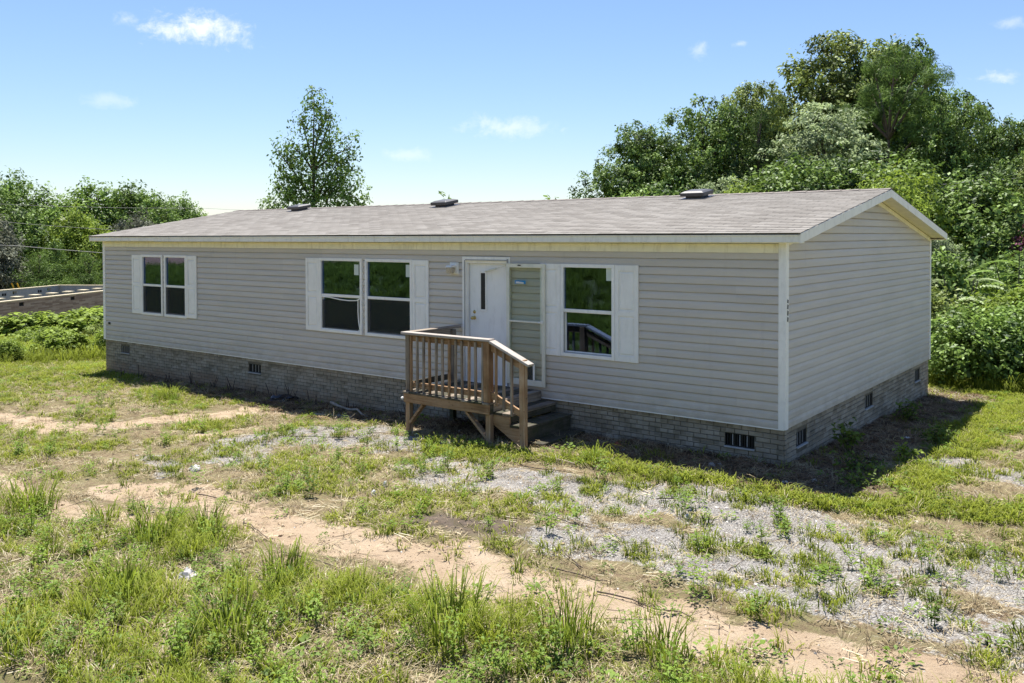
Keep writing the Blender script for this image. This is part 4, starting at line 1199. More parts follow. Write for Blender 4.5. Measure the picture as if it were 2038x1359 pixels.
turf_c = proto_col('turf', [tuft(s, 22, .08, .025, .10, .0085, 1.0, .55, .22) for s in range(5)], M['turf'])
grass_c = proto_col('grass', [tuft(40 + s, 30, .07, .06, .20, .0065, 1.0, .6, .1) for s in range(5)], M['grass'])
tall_c = proto_col('tall', [tuft(80 + s, 44, .10, .12, .40, .0085, 1.0, .65, .05) for s in range(5)], M['grass'])
straw_c = proto_col('straw', [tuft(120 + s, 16, .09, .05, .15, .0045, 1.0, .7, .75) for s in range(4)] + [needles(140 + s, 14, .10, .13, .0045) for s in range(3)], M['straw'])
weed_c = proto_col('weed', [leafy(160 + s, 22 + 6 * s, .07 + .015 * s, .05 + .02 * s, .026 + .006 * s) for s in range(4)], M['weedleaf'])
stalk_c = proto_col('stalk', [stalk(180 + s, 3 + s, .16 + .05 * s, .05) for s in range(4)], M['weedleaf'])
clod_c = proto_col('clods', [pebble(30 + s) for s in range(5)], M['clod'])
needle_c = proto_col('needle', [needles(200 + s, 46, .16, .16, .0045, .035) for s in range(4)], M['needle'])
pebble_c = proto_col('pebble', [pebble(s) for s in range(5)], M['pebble'])
twig_c = proto_col('twigs', [twig_mesh(s) for s in range(5)], M['twigs'])

def hole(z_): return np.clip(1 - z_['sand'] * 1.05, 0, 1) * np.clip(1 - z_['gravel'] * .96, 0, 1)
def d_turf(x, y, z_):
    patch = sstep(.40, .62, z_['lawn'] + z_['n2'] * .9)
    b = np.maximum(patch * .66, z_['green'])
    b = b * hole(z_) * (1 - z_['mulch'] * .86) * (1 - .93 * z_['stain']) * (1 - z_['tall'] * (.40 + .58 * sstep(-.07, .07, z_['n2'])))
    # tussocks that came up through the gravel and the sand
    pat = np.maximum(sstep(.60, .70, fbm(x * 1.0 + 9, y * 1.15 - 3, 2.1, 3)) * .75, sstep(.64, .72, fbm(x + 70, y * 1.2, 4.2, 2)) * .9)
    b = np.maximum(b, pat * np.maximum(z_['gravel'], z_['sand'] * .22))
    return b * np.clip(1.25 - near_cam(x, y) / 40, .25, 1) * ~porchy(x, y)
P, z_ = sample(86000, -24, 5.5, -8.5, 10.0, d_turf)
tn = np.clip(.50 + z_['n1'] * .9 + z_['n3'] * .5 + z_['green'] * .22 - .35 * z_['gravel'] + RNG.normal(0, .30, len(P)) + np.where(z_['green'] < .3, .06, 0), 0, 1)
tn = np.where((z_['green'] < .35) & (RNG.random(len(P)) < .22), .97, np.minimum(tn, .82))
scatter('turf', turf_c, 5, P, .50 + .85 * RNG.random(len(P)) ** 1.4 + .35 * z_['green'], tn, 'short patchy lawn grass growing over the yard', mat=M['turf'])

P, z_ = sample(15000, -24, 5.5, -8.6, 11.0, lambda x, y, z_: np.clip(z_['tall'] * .10 + z_['tall'] * .38 * sstep(-.02, .09, -z_['n2'] + z_['n1'] * .5) + .10 * z_['green'] + .05 * hole(z_) * (z_['lawn'] > .5) + sstep(-15, -21, x * -1 * -1) * .25 * (y > -4), 0, 1) * (1 - z_['mulch'] * .85) * (1 - .92 * z_['sand']) * (1 - .9 * z_['gravel']) * ~porchy(x, y))
tn = np.clip(.50 + z_['n1'] * 1.2 + RNG.normal(0, .28, len(P)), 0, .82); tn = np.where(RNG.random(len(P)) < .14, .98, tn)
scatter('grass', grass_c, 5, P, .45 + .6 * RNG.random(len(P)) + .15 * z_['tall'], tn, 'loose green grass standing among the lawn', mat=M['grass'])

P, z_ = sample(3000, -11, 4.5, -8.6, -5.2, lambda x, y, z_: np.clip(z_['tall'] * .55 * sstep(.04, .20, z_['n1'] + z_['n2'] * .5), 0, 1))
tn = np.clip(.46 + z_['n1'] * .8 + RNG.normal(0, .2, len(P)), 0, .82); tn = np.where(RNG.random(len(P)) < .08, .97, tn)
scatter('tall_grass', tall_c, 5, P, .40 + .5 * RNG.random(len(P)), tn, 'tall rank grass along the bank in front', mat=M['grass'])

P, z_ = sample(60000, -22, 5.5, -8.6, 9.5, lambda x, y, z_: np.clip(.34 + .55 * z_['tall'] + .22 * z_['mulch'], 0, 1) * (1 - .80 * z_['sand']) * (1 - .62 * z_['gravel']) * (1 - .45 * z_['green'] * (1 - z_['tall'])) * (1 - .8 * z_['stain']))
scatter('dead_grass', straw_c, 7, P, .6 + .8 * RNG.random(len(P)), np.clip(.55 + RNG.normal(0, .28, len(P)), 0, 1), 'dry straw and dead grass lying in the turf', mat=M['straw'])

P, z_ = sample(26000, -20, 5.5, -8.6, 9.5, lambda x, y, z_: np.clip(.07 + .22 * z_['green'] + .24 * sstep(.07, .16, z_['n2']) + .22 * z_['tall'], 0, 1) * hole(z_) * (1 - .8 * z_['mulch']) + .035 * z_['gravel'] + .035 * z_['sand'])
scatter('broadleaf_weeds', weed_c, 4, P, .45 + .8 * RNG.random(len(P)), np.clip(.5 + RNG.normal(0, .25, len(P)), 0, 1), 'low broad-leaved weeds between the grass', mat=M['weedleaf'])

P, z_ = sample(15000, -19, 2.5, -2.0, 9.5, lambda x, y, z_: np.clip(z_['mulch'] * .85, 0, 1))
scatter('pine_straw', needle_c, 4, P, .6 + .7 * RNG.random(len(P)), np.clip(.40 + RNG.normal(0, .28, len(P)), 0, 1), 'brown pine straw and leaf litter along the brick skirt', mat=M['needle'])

P, z_ = sample(60000, -9, 5.5, -5.5, 3.5, lambda x, y, z_: z_['gravel'] * .85 + .03 * z_['sand'] + .07 * z_['mulch'] + .03)
scatter('gravel', pebble_c, 5, P, .004 + .011 * RNG.random(len(P)) ** 2.5 + .016 * (RNG.random(len(P)) > .985), np.clip(.55 + RNG.normal(0, .25, len(P)), 0, 1), 'grey gravel of the old drive', tilt=.5, mat=M['pebble'])

P, z_ = sample(5200, -18, 5, -8.5, 9, lambda x, y, z_: .12 + .75 * z_['mulch'] + .30 * z_['gravel'] + .42 * z_['sand'])
scatter('twigs', twig_c, 5, P, .10 + .34 * RNG.random(len(P)) ** 2, RNG.random(len(P)), 'small broken twigs strewn over the yard', tilt=.08, mat=M['twigs'])

P, z_ = sample(9000, -14, 4.5, -8.6, -1.5, lambda x, y, z_: np.clip(.10 * z_['tall'] + .05 * hole(z_) * (z_['lawn'] > .45) + .05 * z_['gravel'], 0, 1))
scatter('weed_stalks', stalk_c, 4, P, .5 + .8 * RNG.random(len(P)), np.clip(.5 + RNG.normal(0, .28, len(P)), 0, 1), 'thin upright weed stems among the grass', mat=M['weedleaf'])

P, z_ = sample(40000, -13, 5.0, -7.5, -1.0, lambda x, y, z_: np.clip(.16 + .40 * z_['sand'], 0, 1))
scatter('soil_clods', clod_c, 5, P, .004 + .012 * RNG.random(len(P)) ** 2.2 + .014 * (RNG.random(len(P)) > .98), np.clip(.5 + RNG.normal(0, .25, len(P)), 0, 1), 'crumbs and clods of tan soil on the bare ground', tilt=.6, mat=M['clod'])

# the grassy bank behind the camera that the windows look out on
n = 30000
bx = RNG.uniform(-60, 2, n); by = RNG.uniform(-33, -8.8, n)
k = ~(by < clay_y(bx) - .2) & (np.hypot(bx - CAM_POS.x, by - CAM_POS.y) > 2.0) & ((bx < -4.5) | (by < -12))
P = np.stack([bx[k], by[k], ground_z(bx[k], by[k])], -1)
scatter('bank_grass', tall_c, 5, P, .8 + .8 * RNG.random(len(P)), np.clip(.35 + RNG.normal(0, .40, len(P)), 0, .82), 'deep green grass on the bank facing the house', mat=M['grass'])

# ------------------------------------------------------------------ single plants and bits on the ground
def blade_clump(name, x, y, h, n, rad, label, lean=.62, seed=0, mat='grass_own', group=None):
    r = np.random.default_rng(seed + 900)
    me = tuft(seed + 300, n, rad, h * .40, h * 1.05, .0095 if h > .25 else .007, lean * 1.7, .75)
    nb = len(me.vertices)
    tt = np.repeat(np.clip(.45 + r.normal(0, .22, n), 0, .8), 8)
    tt = np.where(np.repeat(r.random(n) < .10, 8), .97, tt)
    at = me.attributes.new('tint', 'FLOAT', 'POINT'); at.data.foreach_set('value', (tt * .72 + .28 * np.tile([0, 0, .3, .3, .6, .6, 1, 1], n) * .8).astype(np.float32))
    o = bpy.data.objects.new(name, me); COL.objects.link(o); me.materials.append(M[mat]); o.location = (x, y, gz(x, y))
    return tag(o, label, 'grass clump' if 'grass' in name else 'weed', group)
M['grass_own'] = mat_leaf('grass_clump_blade', (.045, .078, .010), (.275, .340, .036), .45, .008, False, (.46, .38, .17), rough=.6)
M['weed_own'] = mat_leaf('weed_clump_leaf', (.040, .070, .013), (.185, .260, .042), .4, .02, rough=.6)
G1 = 'large grass clumps on the near bank'
CL = [(-5.98, -6.85, .42, 190, .26, 'big rounded tuft of bright grass at the left end of the sandy track'),
      (-3.80, -6.70, .40, 170, .22, 'upright grass tuft in the lower left, on the near side of the sand'),
      (-3.84, -6.05, .40, 120, .16, 'slender grass tuft touching the sandy strip at lower left'),
      (-3.30, -6.35, .36, 120, .20, 'spreading grass tuft just right of the slender one by the sand'),
      (-5.0, -6.55, .30, 90, .16, 'small grass tuft between the rounded tuft and the upright one'),
      (-0.13, -6.43, .50, 170, .24, 'tallest grass clump at bottom centre, blades arching over bare soil'),
      (0.62, -6.02, .46, 140, .22, 'long-bladed grass clump at the bottom right of centre, next to the sand'),
      (-1.40, -7.45, .40, 160, .24, 'dense grass clump with rusty base near the bottom edge'),
      (-2.72, -7.55, .40, 150, .22, 'grass clump near the lower left corner among dead straw'),
      (1.25, -5.72, .34, 90, .18, 'last grass clump on the right end of the near bank'),
      (-1.95, -6.55, .38, 120, .18, 'grass clump in the middle of the near bank behind the rusty-based one')]
for i, (x, y, h, n, rad, lab) in enumerate(CL): blade_clump('grass_clump', x, y, h, n, rad, lab, seed=i, group=G1)
G2 = 'single weeds on the sand and gravel'
for i, (x, y, h, n, rad, lab) in enumerate([
        (0.52, -3.42, .20, 60, .05, 'dark spiky weed standing alone in the middle of the gravel'),
        (-.75, -3.0, .13, 70, .10, 'low green tuft on the gravel left of the spiky weed'),
        (-1.11, -4.60, .12, 60, .09, 'small tuft on the sand just below the dark stain'),
        (-.62, -5.00, .16, 40, .06, 'thin tuft in the centre of the sandy strip'),
        (.62, -4.80, .13, 60, .10, 'flat rosette on the sand at the right of the strip'),
        (1.68, -4.35, .14, 70, .12, 'ragged tuft where gravel meets sand at the lower right'),
        (1.55, -3.2, .12, 80, .14, 'wide low tuft on the gravel at far right'),
        (-2.30, -5.05, .15, 60, .10, 'bushy tuft at the left end of the bare sand'),
        (-12.0, -1.62, .36, 120, .18, 'bright grass tuft at the edge of the house shadow, left side'),
        (-2.05, -1.45, .36, 46, .08, 'light seedy grass tuft on the shadow edge right of the steps')]):
    blade_clump('weed', x, y, h, n, rad, lab, lean=.8, seed=40 + i, group=G2)

def leaf_quads(C_, size, N_, rng, aspect=.5, jitter=.5):
    """one rhombic leaf per centre, facing roughly along N_"""
    n = len(C_)
    nn = N_ + rng.normal(0, jitter, (n, 3)); nn /= np.linalg.norm(nn, axis=1, keepdims=True) + 1e-9
    t = np.cross(nn, rng.normal(0, 1, (n, 3))); t /= np.linalg.norm(t, axis=1, keepdims=True) + 1e-9
    b = np.cross(nn, t); s = size[:, None]
    V = np.stack([C_ - t * s * .5, C_ + b * s * aspect * .5 + nn * s * .08, C_ + t * s * .5, C_ - b * s * aspect * .5 + nn * s * .08], 1).reshape(-1, 3)
    F = np.arange(4 * n).reshape(n, 4)
    return V, F

def weed_plant(x, y, h, rad, n, size, label, mat='weed_own', seed=0, cat='plant', name='leafy_weed', group=None):
    r = np.random.default_rng(seed + 77)
    root = thing(name, label, cat, (x, y, gz(x, y)), group)
    z0 = gz(x, y); st = MB(); C_ = []
    for k in range(max(3, int(n / 22))):
        a = r.random() * 6.283; q = rad * (.2 + .8 * r.random()); hh = h * (.55 + .45 * r.random())
        tip = Vector((x + q * math.cos(a), y + q * math.sin(a), z0 + hh)); b0 = Vector((x + .15 * q * math.cos(a), y + .15 * q * math.sin(a), z0 - .02))
        mid = (b0 + tip) / 2 + Vector((0, 0, hh * .12))
        st.tube([b0, mid, tip], [.006, .004, .002], 4)
        for j in range(22):
            f = .3 + .7 * r.random(); p = b0.lerp(mid, f * 2) if f < .5 else mid.lerp(tip, f * 2 - 1)
            C_.append((p.x + r.normal(0, .05 * rad / .2), p.y + r.normal(0, .05 * rad / .2), p.z + r.normal(0, .03)))
    st.build('stem', M['twig'], root)
    C_ = np.array(C_)
    V, F = leaf_quads(C_, size * (.6 + .7 * r.random(len(C_))), np.tile([0, 0, 1.0], (len(C_), 1)), r, .5, .55)
    me = np_mesh('leaves', V, F, {'tint': ('POINT', 'FLOAT', np.repeat(r.random(len(C_)), 4).astype(np.float32))})
    obj('leaves', me, M[mat], root)
    return root
GW = 'weeds along the gable wall'
weed_plant(.45, 1.35, .42, .25, 160, .09, 'dark vine climbing the brick skirt beside the first gable vent', seed=1, name='wall_vine', group=GW)
weed_plant(.40, 4.9, .35, .28, 150, .09, 'low leafy weed against the skirt between the gable vents', seed=2, group=GW)
weed_plant(1.05, -.35, .22, .35, 260, .06, 'leafy patch of weeds at the outer corner of the house shadow', seed=3, group=GW)
weed_plant(1.15, 1.45, .30, .18, 110, .08, 'bright young weed on the sunny edge of the gable shadow', mat='lime', seed=4, group=GW)
weed_plant(.85, .35, .25, .3, 160, .07, 'weed patch in the shade just off the house corner', seed=5, group=GW)
weed_plant(1.2, 3.1, .30, .3, 160, .08, 'clump of weeds at the edge of the shade further along the gable', seed=6, group=GW)

# dead stalks standing along the skirt
GS = 'dead stalks along the brick skirt'
for i, (x, lab) in enumerate([(-16.15, 'under the left-hand vent'), (-15.5, 'just right of the left-hand vent'), (-14.1, 'left of the tallest ones'), (-13.45, 'tallest, midway between the two left vents'),
                              (-12.5, 'left of the bright tuft at the shadow edge'), (-11.9, 'just before the second vent'), (-11.0, 'right of the second vent'), (-10.45, 'behind the left end of the black plastic'),
                              (-9.85, 'behind the right end of the black plastic'), (-9.15, 'between the black plastic and the crooked branch'), (-8.15, 'behind the crooked branch'), (-6.7, 'nearest the porch')]):
    r = random.Random(i); y = -.16 - .25 * r.random(); z0 = gz(x, y) - .02; mb = MB()
    for k in range(3 + i % 3):
        a = (r.random() - .5) * .9; b_ = (r.random() - .5) * .4; h = (.14 + .20 * r.random()) * (1.3 if i == 3 else 1)
        p0 = Vector((x + (r.random() - .5) * .30, y + (r.random() - .5) * .08, z0)); p1 = p0 + Vector((math.sin(a) * h * .5, b_ * h * .5, h * .55)); p2 = p1 + Vector((math.sin(a) * h * .7, b_ * h * .3, h * .45))
        mb.tube([p0, p1, p2], [.010, .008, .005], 4)
    tag(mb.build('dead_stalk', M['twig']), 'dark dead stalks at the skirt, ' + lab, 'dead plant', GS)

def stick(name, pts, r, mat, label, cat='stick', group=None):
    P = [Vector((x, y, gz(x, y) + dz)) for x, y, dz in pts]
    n = len(P); rad = [r * (1 - .55 * i / (n - 1)) for i in range(n)]
    return tag(MB().tube(P, rad, 6).build(name, M[mat], smooth=True), label, cat, group)
GB = 'sticks lying about the yard'
def wpts(x0, y0, ang, L_, seed, dz=.02, bend=.12):
    r = random.Random(seed); n = 6; c = math.cos(ang); s = math.sin(ang)
    return [(x0 + c * L_ * k / n + (r.random() - .5) * bend * L_ * .5, y0 + s * L_ * k / n + (r.random() - .5) * bend * L_ * .5, dz + .01 * r.random()) for k in range(n + 1)]
stick('fallen_branch', [(-8.75, -.22, .10), (-8.45, -.30, .05), (-8.1, -.34, .04), (-7.8, -.42, .09), (-7.45, -.62, .04), (-7.15, -.75, .03)], .030, 'stick', 'pale crooked branch leaning by the skirt left of the porch', group=GB)
stick('fallen_branch', [(-8.3, -.98, .03), (-7.9, -.86, .03), (-7.4, -.80, .03)], .024, 'stick', 'straight grey stick on the litter below the crooked branch', group=GB)
stick('fallen_branch', wpts(-3.30, -1.55, -.15, 1.15, 3, .02, .10), .020, 'stick', 'long pale stick lying from the foot of the stair post', group=GB)
SK = [(-2.75, -2.15, .1, .75, 'twig'), (-1.05, -2.05, 1.1, .40, 'twig'), (-.65, -2.35, .5, .5, 'twig'), (-1.6, -3.55, -.1, .9, 'twig'), (.2, -4.9, -.05, .9, 'twig'), (-.45, -4.75, .1, .6, 'twig'), (-3.9, -5.6, -.3, .8, 'twig'),
      (-5.2, -5.3, .1, .9, 'twig'), (-7.9, -1.9, .35, 1.0, 'twig'), (-6.9, -2.6, .5, 1.1, 'twig'), (-6.0, -1.75, .75, .8, 'stick'), (.95, .75, .9, .5, 'stick'), (1.0, -.9, .3, .6, 'stick'), (-10.2, -1.3, .2, 1.1, 'twig'), (-.2, -4.55, 2.6, .5, 'twig'), (1.6, 2.6, 2.0, .6, 'stick'), (-2.7, -6.0, .1, .7, 'twig')]
SL_ = ['dark twig on the gravel in front of the steps', 'forked twig in the grass right of the steps', 'bent twig on the gravel before the front vent', 'long thin twig across the gravel in the centre', 'dark twig on the sand at lower right of centre',
       'short twig on the sand below the gravel', 'twig on the sandy strip at lower left', 'thin twig along the left part of the sandy strip', 'thin twig on the left gravel patch near the shadow', 'long twig slanting over the left gravel patch', 'bleached stick slanting by the left gravel patch close to the porch',
       'bleached stick in the gable shade near the house corner', 'pale stick at the outer tip of the house shadow', 'reddish twig on the clay at the shadow edge, far left', 'short forked twig at the meeting of sand and gravel', 'pale stick on the sunny side of the gable shadow', 'dark twig in the dead grass below the sandy strip']
for i, (x, y, a, L_, mt) in enumerate(SK): stick('stick', wpts(x, y, a, L_, i, .018), .0075 if mt == 'twig' else .010, mt, SL_[i], group=GB)

def crumple(name, x, y, rx, ry, h, mat, label, cat, seed=0, group=None):
    r = random.Random(seed); bm = bmesh.new(); bmesh.ops.create_icosphere(bm, subdivisions=3, radius=1.0)
    for v in bm.verts:
        k = .6 + .75 * vnoise(v.co.x * 2.6 + seed * 3.1, v.co.y * 2.6 + v.co.z * 2.1 + seed)
        v.co = Vector((v.co.x * rx * k, v.co.y * ry * k, max(v.co.z * h * k, -.02)))
    me = bpy.data.meshes.new(name); bm.to_mesh(me); bm.free()
    o = obj(name, me, M[mat]); o.location = (x, y, gz(x, y) + .012); o.rotation_euler.z = r.random() * 6
    return tag(o, label, cat, group)
crumple('plastic_heap', -10.05, -.36, .34, .16, .11, 'bag', 'crumpled black plastic sheet heaped on the litter by the skirt', 'plastic sheet', 3)
GL = 'scraps of white litter'
for i, (x, y, rx, ry, h, lab) in enumerate([
        (-7.95, -.72, .07, .05, .05, 'white scrap on the litter under the crooked branch'), (-5.35, -1.42, .06, .05, .04, 'white scrap at the foot of the left porch post'),
        (-4.95, -.85, .04, .04, .05, 'white scrap in the shade under the porch deck'), (-2.95, -.75, .10, .03, .03, 'curled white scrap beside the ground plank'),
        (-2.1, -.62, .05, .04, .03, 'small white scrap on the litter right of the steps'), (.75, 3.2, .14, .09, .04, 'flat white scrap on the shaded litter beside the gable'),
        (.55, -.45, .07, .05, .05, 'white scrap just off the house corner'), (.30, -.78, .09, .06, .03, 'pale flat scrap on the shade edge by the corner'),
        (-3.62, -3.75, .05, .04, .12, 'upright white scrap in the grass above the stain'), (-3.45, -4.1, .05, .05, .09, 'crumpled white scrap by the left end of the bare sand'),
        (-.7, -.5, .08, .05, .025, 'white scrap below the front corner vent'), (-3.15, -.35, .05, .03, .025, 'torn white scrap at the far end of the ground plank')]):
    crumple('litter_scrap', x, y, rx * .55, ry * .55, h * .5, 'paper', lab, 'litter', 20 + i, GL)
crumple('broken_brick', -2.30, -.42, .07, .05, .05, 'rust', 'reddish broken brick on the litter right of the steps', 'brick', 51)
GR = 'loose stones'
for i, (x, y, s, lab) in enumerate([(-.05, -2.72, .05, 'dark pointed stone on the gravel in the middle'), (-.75, -.62, .05, 'stone beside the front corner vent'), (1.75, -2.0, .05, 'pale stone in the right-hand gravel'), (-6.35, -4.62, .10, 'grey stone on the small gravel spot at left'), (-2.6, -7.05, .12, 'grey stone among the grass clumps of the near bank')]):
    crumple('stone', x, y, s, s * .8, s * .7, 'stone', lab, 'stone', 60 + i, GR)

# ------------------------------------------------------------------ trees and bushes
def crown_mesh(name, lobes, rng, clumps, leaves, lsize, crad, aspect=.55, shell=.72, flat=.75, up=.62, fringe=.025):
    """leaves grouped in sprays that fill several lobes; lobes: (cx,cy,cz,rx,ry,rz)"""
    lobes = np.array(lobes, float)
    vol = (lobes[:, 3] * lobes[:, 4] * lobes[:, 5]) ** (2 / 3); pick = rng.choice(len(lobes), clumps, p=vol / vol.sum())
    d = rng.normal(0, 1, (clumps, 3)); d /= np.linalg.norm(d, axis=1, keepdims=True)
    rr = shell + (1.06 - shell) * rng.random(clumps) ** .6
    rr = np.where(rng.random(clumps) < fringe, rr + .12 + fringe * rng.random(clumps), rr)
    cc = lobes[pick, :3] + d * lobes[pick, 3:] * rr[:, None]
    cr = crad * (.55 + .9 * rng.random(clumps)); ctint = np.clip(rng.normal(.5, .27, clumps), 0, 1)
    k = np.repeat(np.arange(clumps), leaves); n = len(k)
    off = rng.normal(0, 1, (n, 3)); off /= np.linalg.norm(off, axis=1, keepdims=True); off *= (rng.random(n) ** .5)[:, None]
    off[:, 2] *= flat
    Pn = cc[k] + off * cr[k][:, None]
    N_ = d[k] * (1 - up) + off * .35; N_[:, 2] += up
    V, F = leaf_quads(Pn, lsize * (.6 + .8 * rng.random(n)), N_, rng, aspect, .42)
    tint = np.clip(ctint[k] + rng.normal(0, .14, n), 0, 1)
    return np_mesh(name, V, F, {'tint': ('POINT', 'FLOAT', np.repeat(tint, 4).astype(np.float32))}), cc

def trunk_mesh(h, r0, lobes, rng, limbs=True, lean=(0, 0)):
    mb = MB(); top = Vector((lean[0], lean[1], h))
    pts = [Vector((lean[0] * t + rng.normal(0, .05) * (t > 0) * h * .08, lean[1] * t + rng.normal(0, .05) * (t > 0) * h * .08, -.3 + (h + .3) * t)) for t in np.linspace(0, 1, 7)]
    mb.tube(pts, [r0 * (1.25 if i == 0 else 1) * (1 - .8 * i / 6) for i in range(7)], 8)
    if limbs:
        for lb in lobes:
            t = np.clip((lb[2] - lb[5] * 1.1) / h, .2, .85); i = int(t * 6); p = pts[i]
            q = Vector(lb[:3]); mid = p.lerp(q, .55) + Vector((0, 0, -.06 * h * 0 + .12))
            mb.tube([p, mid, q], [r0 * .42, r0 * .28, r0 * .10], 6)
            for k in range(3):
                e = q + Vector((rng.uniform(-.6, .6) * lb[3], rng.uniform(-.6, .6) * lb[4], rng.uniform(0, .6) * lb[5]))
                mb.tube([mid.lerp(q, .5), e], [r0 * .14, r0 * .04], 5)
    return mb

LIB = {}
def tree_kind(key, h, lobes, leafmat, clumps, leaves, lsize, crad, r0, seed, bark='bark', **kw):
    rng = np.random.default_rng(seed)
    limbs = kw.pop('limbs', True)
    me, cc = crown_mesh('crown', lobes, rng, clumps, leaves, lsize, crad, **kw)
    co = np.empty(len(me.vertices) * 3, np.float32); me.vertices.foreach_get('co', co); co = co.reshape(-1, 3)
    k = h / np.percentile(co[:, 2], 99.7); co[:, 2] *= k; me.vertices.foreach_set('co', co.ravel()); me.update()
    lobes = [(a, b, c * k, d, e, f * k) for a, b, c, d, e, f in lobes]
    me.materials.append(M[leafmat])
    mb = trunk_mesh(h * .80, r0, lobes, rng, limbs)
    tm = bpy.data.meshes.new('trunk'); tm.from_pydata(mb.v, [], mb.f); tm.materials.append(M[bark])
    for p in tm.polygons: p.use_smooth = True
    LIB[key] = (me, tm, h)
def rand_lobes(seed, h, base, w, n, shape='round'):
    r = np.random.default_rng(seed); L_ = []
    for i in range(n):
        t = (i + .5) / n; z = base + (h - base) * (.12 + .80 * t)
        prof = math.sin(math.pi * min(1, .22 + .72 * t)) if shape == 'round' else (1 - t) ** .8 * .95 + .08
        q = w * prof * (.25 + .5 * r.random()); a = i * 2.399 + r.random()
        rad = w * prof * (.50 + .24 * r.random()) + .12 * w
        L_.append((q * math.cos(a), q * math.sin(a), z, rad, rad, rad * (.62 + .25 * r.random())))
    return L_
def plant_tree(key, x, y, top, label, cat='tree', name='broadleaf_tree', rot=0.0, wide=1.0, group=None, mat=None, sink=0.0):
    me, tm, h = LIB[key]; z0 = gz(x, y)
    root = thing(name, label, cat, (x, y, z0 - sink), group)
    s = (top - z0 + sink) / h
    c = bpy.data.objects.new('crown', me); COL.objects.link(c); c.parent = root
    if mat:
        c.material_slots[0].link = 'OBJECT'; c.material_slots[0].material = M[mat]
    t = bpy.data.objects.new('trunk', tm); COL.objects.link(t); t.parent = root
    for o in (c, t): o.scale = (s * wide, s * wide, s); o.rotation_euler.z = rot
    return root

tree_kind('oak_a', 10, rand_lobes(1, 9.9, 1.6, 3.6, 13), 'oak', 1250, 46, .175, .42, .26, 1)
tree_kind('oak_b', 10, rand_lobes(2, 9.9, 1.2, 3.2, 12), 'oak2', 1200, 46, .175, .40, .24, 2)
tree_kind('oak_c', 10, rand_lobes(3, 9.9, 1.0, 4.2, 15), 'oak', 1350, 46, .175, .42, .30, 3)
tree_kind('light', 10, rand_lobes(4, 9.8, 1.5, 3.6, 12), 'silver', 800, 38, .205, .60, .22, 4, flat=.35, up=.75)
tree_kind('cedar', 10, rand_lobes(5, 10, .4, 2.0, 14, 'cone'), 'cedar', 800, 44, .12, .42, .18, 5, aspect=.3, up=.2)
tree_kind('lime', 5, rand_lobes(6, 4.9, .5, 2.3, 10), 'lime', 620, 34, .145, .42, .10, 6)
tree_kind('mid', 5, rand_lobes(7, 4.9, .3, 2.5, 11), 'mid', 680, 34, .145, .42, .10, 7)
tree_kind('far', 12, rand_lobes(8, 11.9, 1.5, 4.4, 13), 'mid', 760, 32, .31, .80, .25, 8)
tree_kind('far_b', 12, rand_lobes(9, 11.9, 1.0, 4.0, 12), 'oak2', 760, 32, .30, .75, .25, 9)
# the pine: bare stem, needle tufts in flat sprays near the top
plb = [(-1.5, .3, 6.6, 1.0, .9, .35), (1.3, .5, 7.0, 1.1, .9, .40), (-1.2, -.6, 7.8, 1.2, 1.0, .42), (1.1, -.4, 8.2, 1.2, 1.0, .45), (2.3, 0, 8.9, .8, .7, .35), (-1.3, .4, 8.8, 1.0, .9, .42),
       (.2, 0, 9.3, 1.2, 1.0, .42), (1.4, .4, 9.7, .8, .7, .32), (-.9, 0, 9.7, .8, .7, .35), (.3, 0, 10.0, .7, .6, .3), (-1.3, -.3, 4.9, .7, .6, .28), (1.1, .1, 4.2, .6, .6, .25), (.2, .6, 7.5, .9, .8, .4)]
tree_kind('pine', 10, plb, 'pine', 300, 44, .26, .30, .17, 10, bark='pinebark', aspect=.10, up=.25, flat=.9, shell=.15)
# thin birch-like tree with sky showing through
bl = [(0, 0, 5.0, 1.5, 1.5, 1.0), (-1.9, 0, 4.8, .8, .8, .8), (1.6, 0, 5.0, .9, .9, .7), (0, 0, 6.1, 1.05, 1, 1.0), (-1.2, 0, 5.8, .65, .6, .6), (1.5, .1, 6.4, .6, .6, .8), (-1.5, 0, 7.3, .32, .3, .9),
      (.1, 0, 7.4, .8, .75, .9), (1.8, 0, 7.6, .36, .35, .8), (.3, 0, 8.6, .65, .6, .7), (1.2, 0, 7.0, .5, .5, .6), (.1, 0, 9.6, .55, .5, .5), (0, 0, 3.2, 1.8, 1.8, 1.2), (-.9, 0, 6.5, .65, .6, .9), (.95, 0, 7.7, .6, .6, .8), (1.0, 0, 6.0, .8, .8, .8), (-.75, 0, 7.5, .5, .5, .7), (.75, 0, 8.5, .45, .4, .6), (-.45, 0, 8.6, .45, .4, .6), (2.0, 0, 5.6, .6, .5, .6)]
tree_kind('thin', 10, bl, 'oak2', 1050, 13, .145, .34, .13, 11, shell=.2, up=.3, fringe=.35)
tree_kind('sapling', 3, [(0, 0, 2.2, .3, .3, .6), (.15, 0, 2.7, .2, .2, .35), (-.2, 0, 1.6, .4, .4, .5)], 'mid', 34, 6, .13, .2, .03, 12, shell=.3)
tree_kind('youngpine', 5, rand_lobes(13, 5, .2, 1.7, 12, 'cone'), 'pine', 420, 34, .17, .40, .10, 13, bark='pinebark', aspect=.16, up=.25)

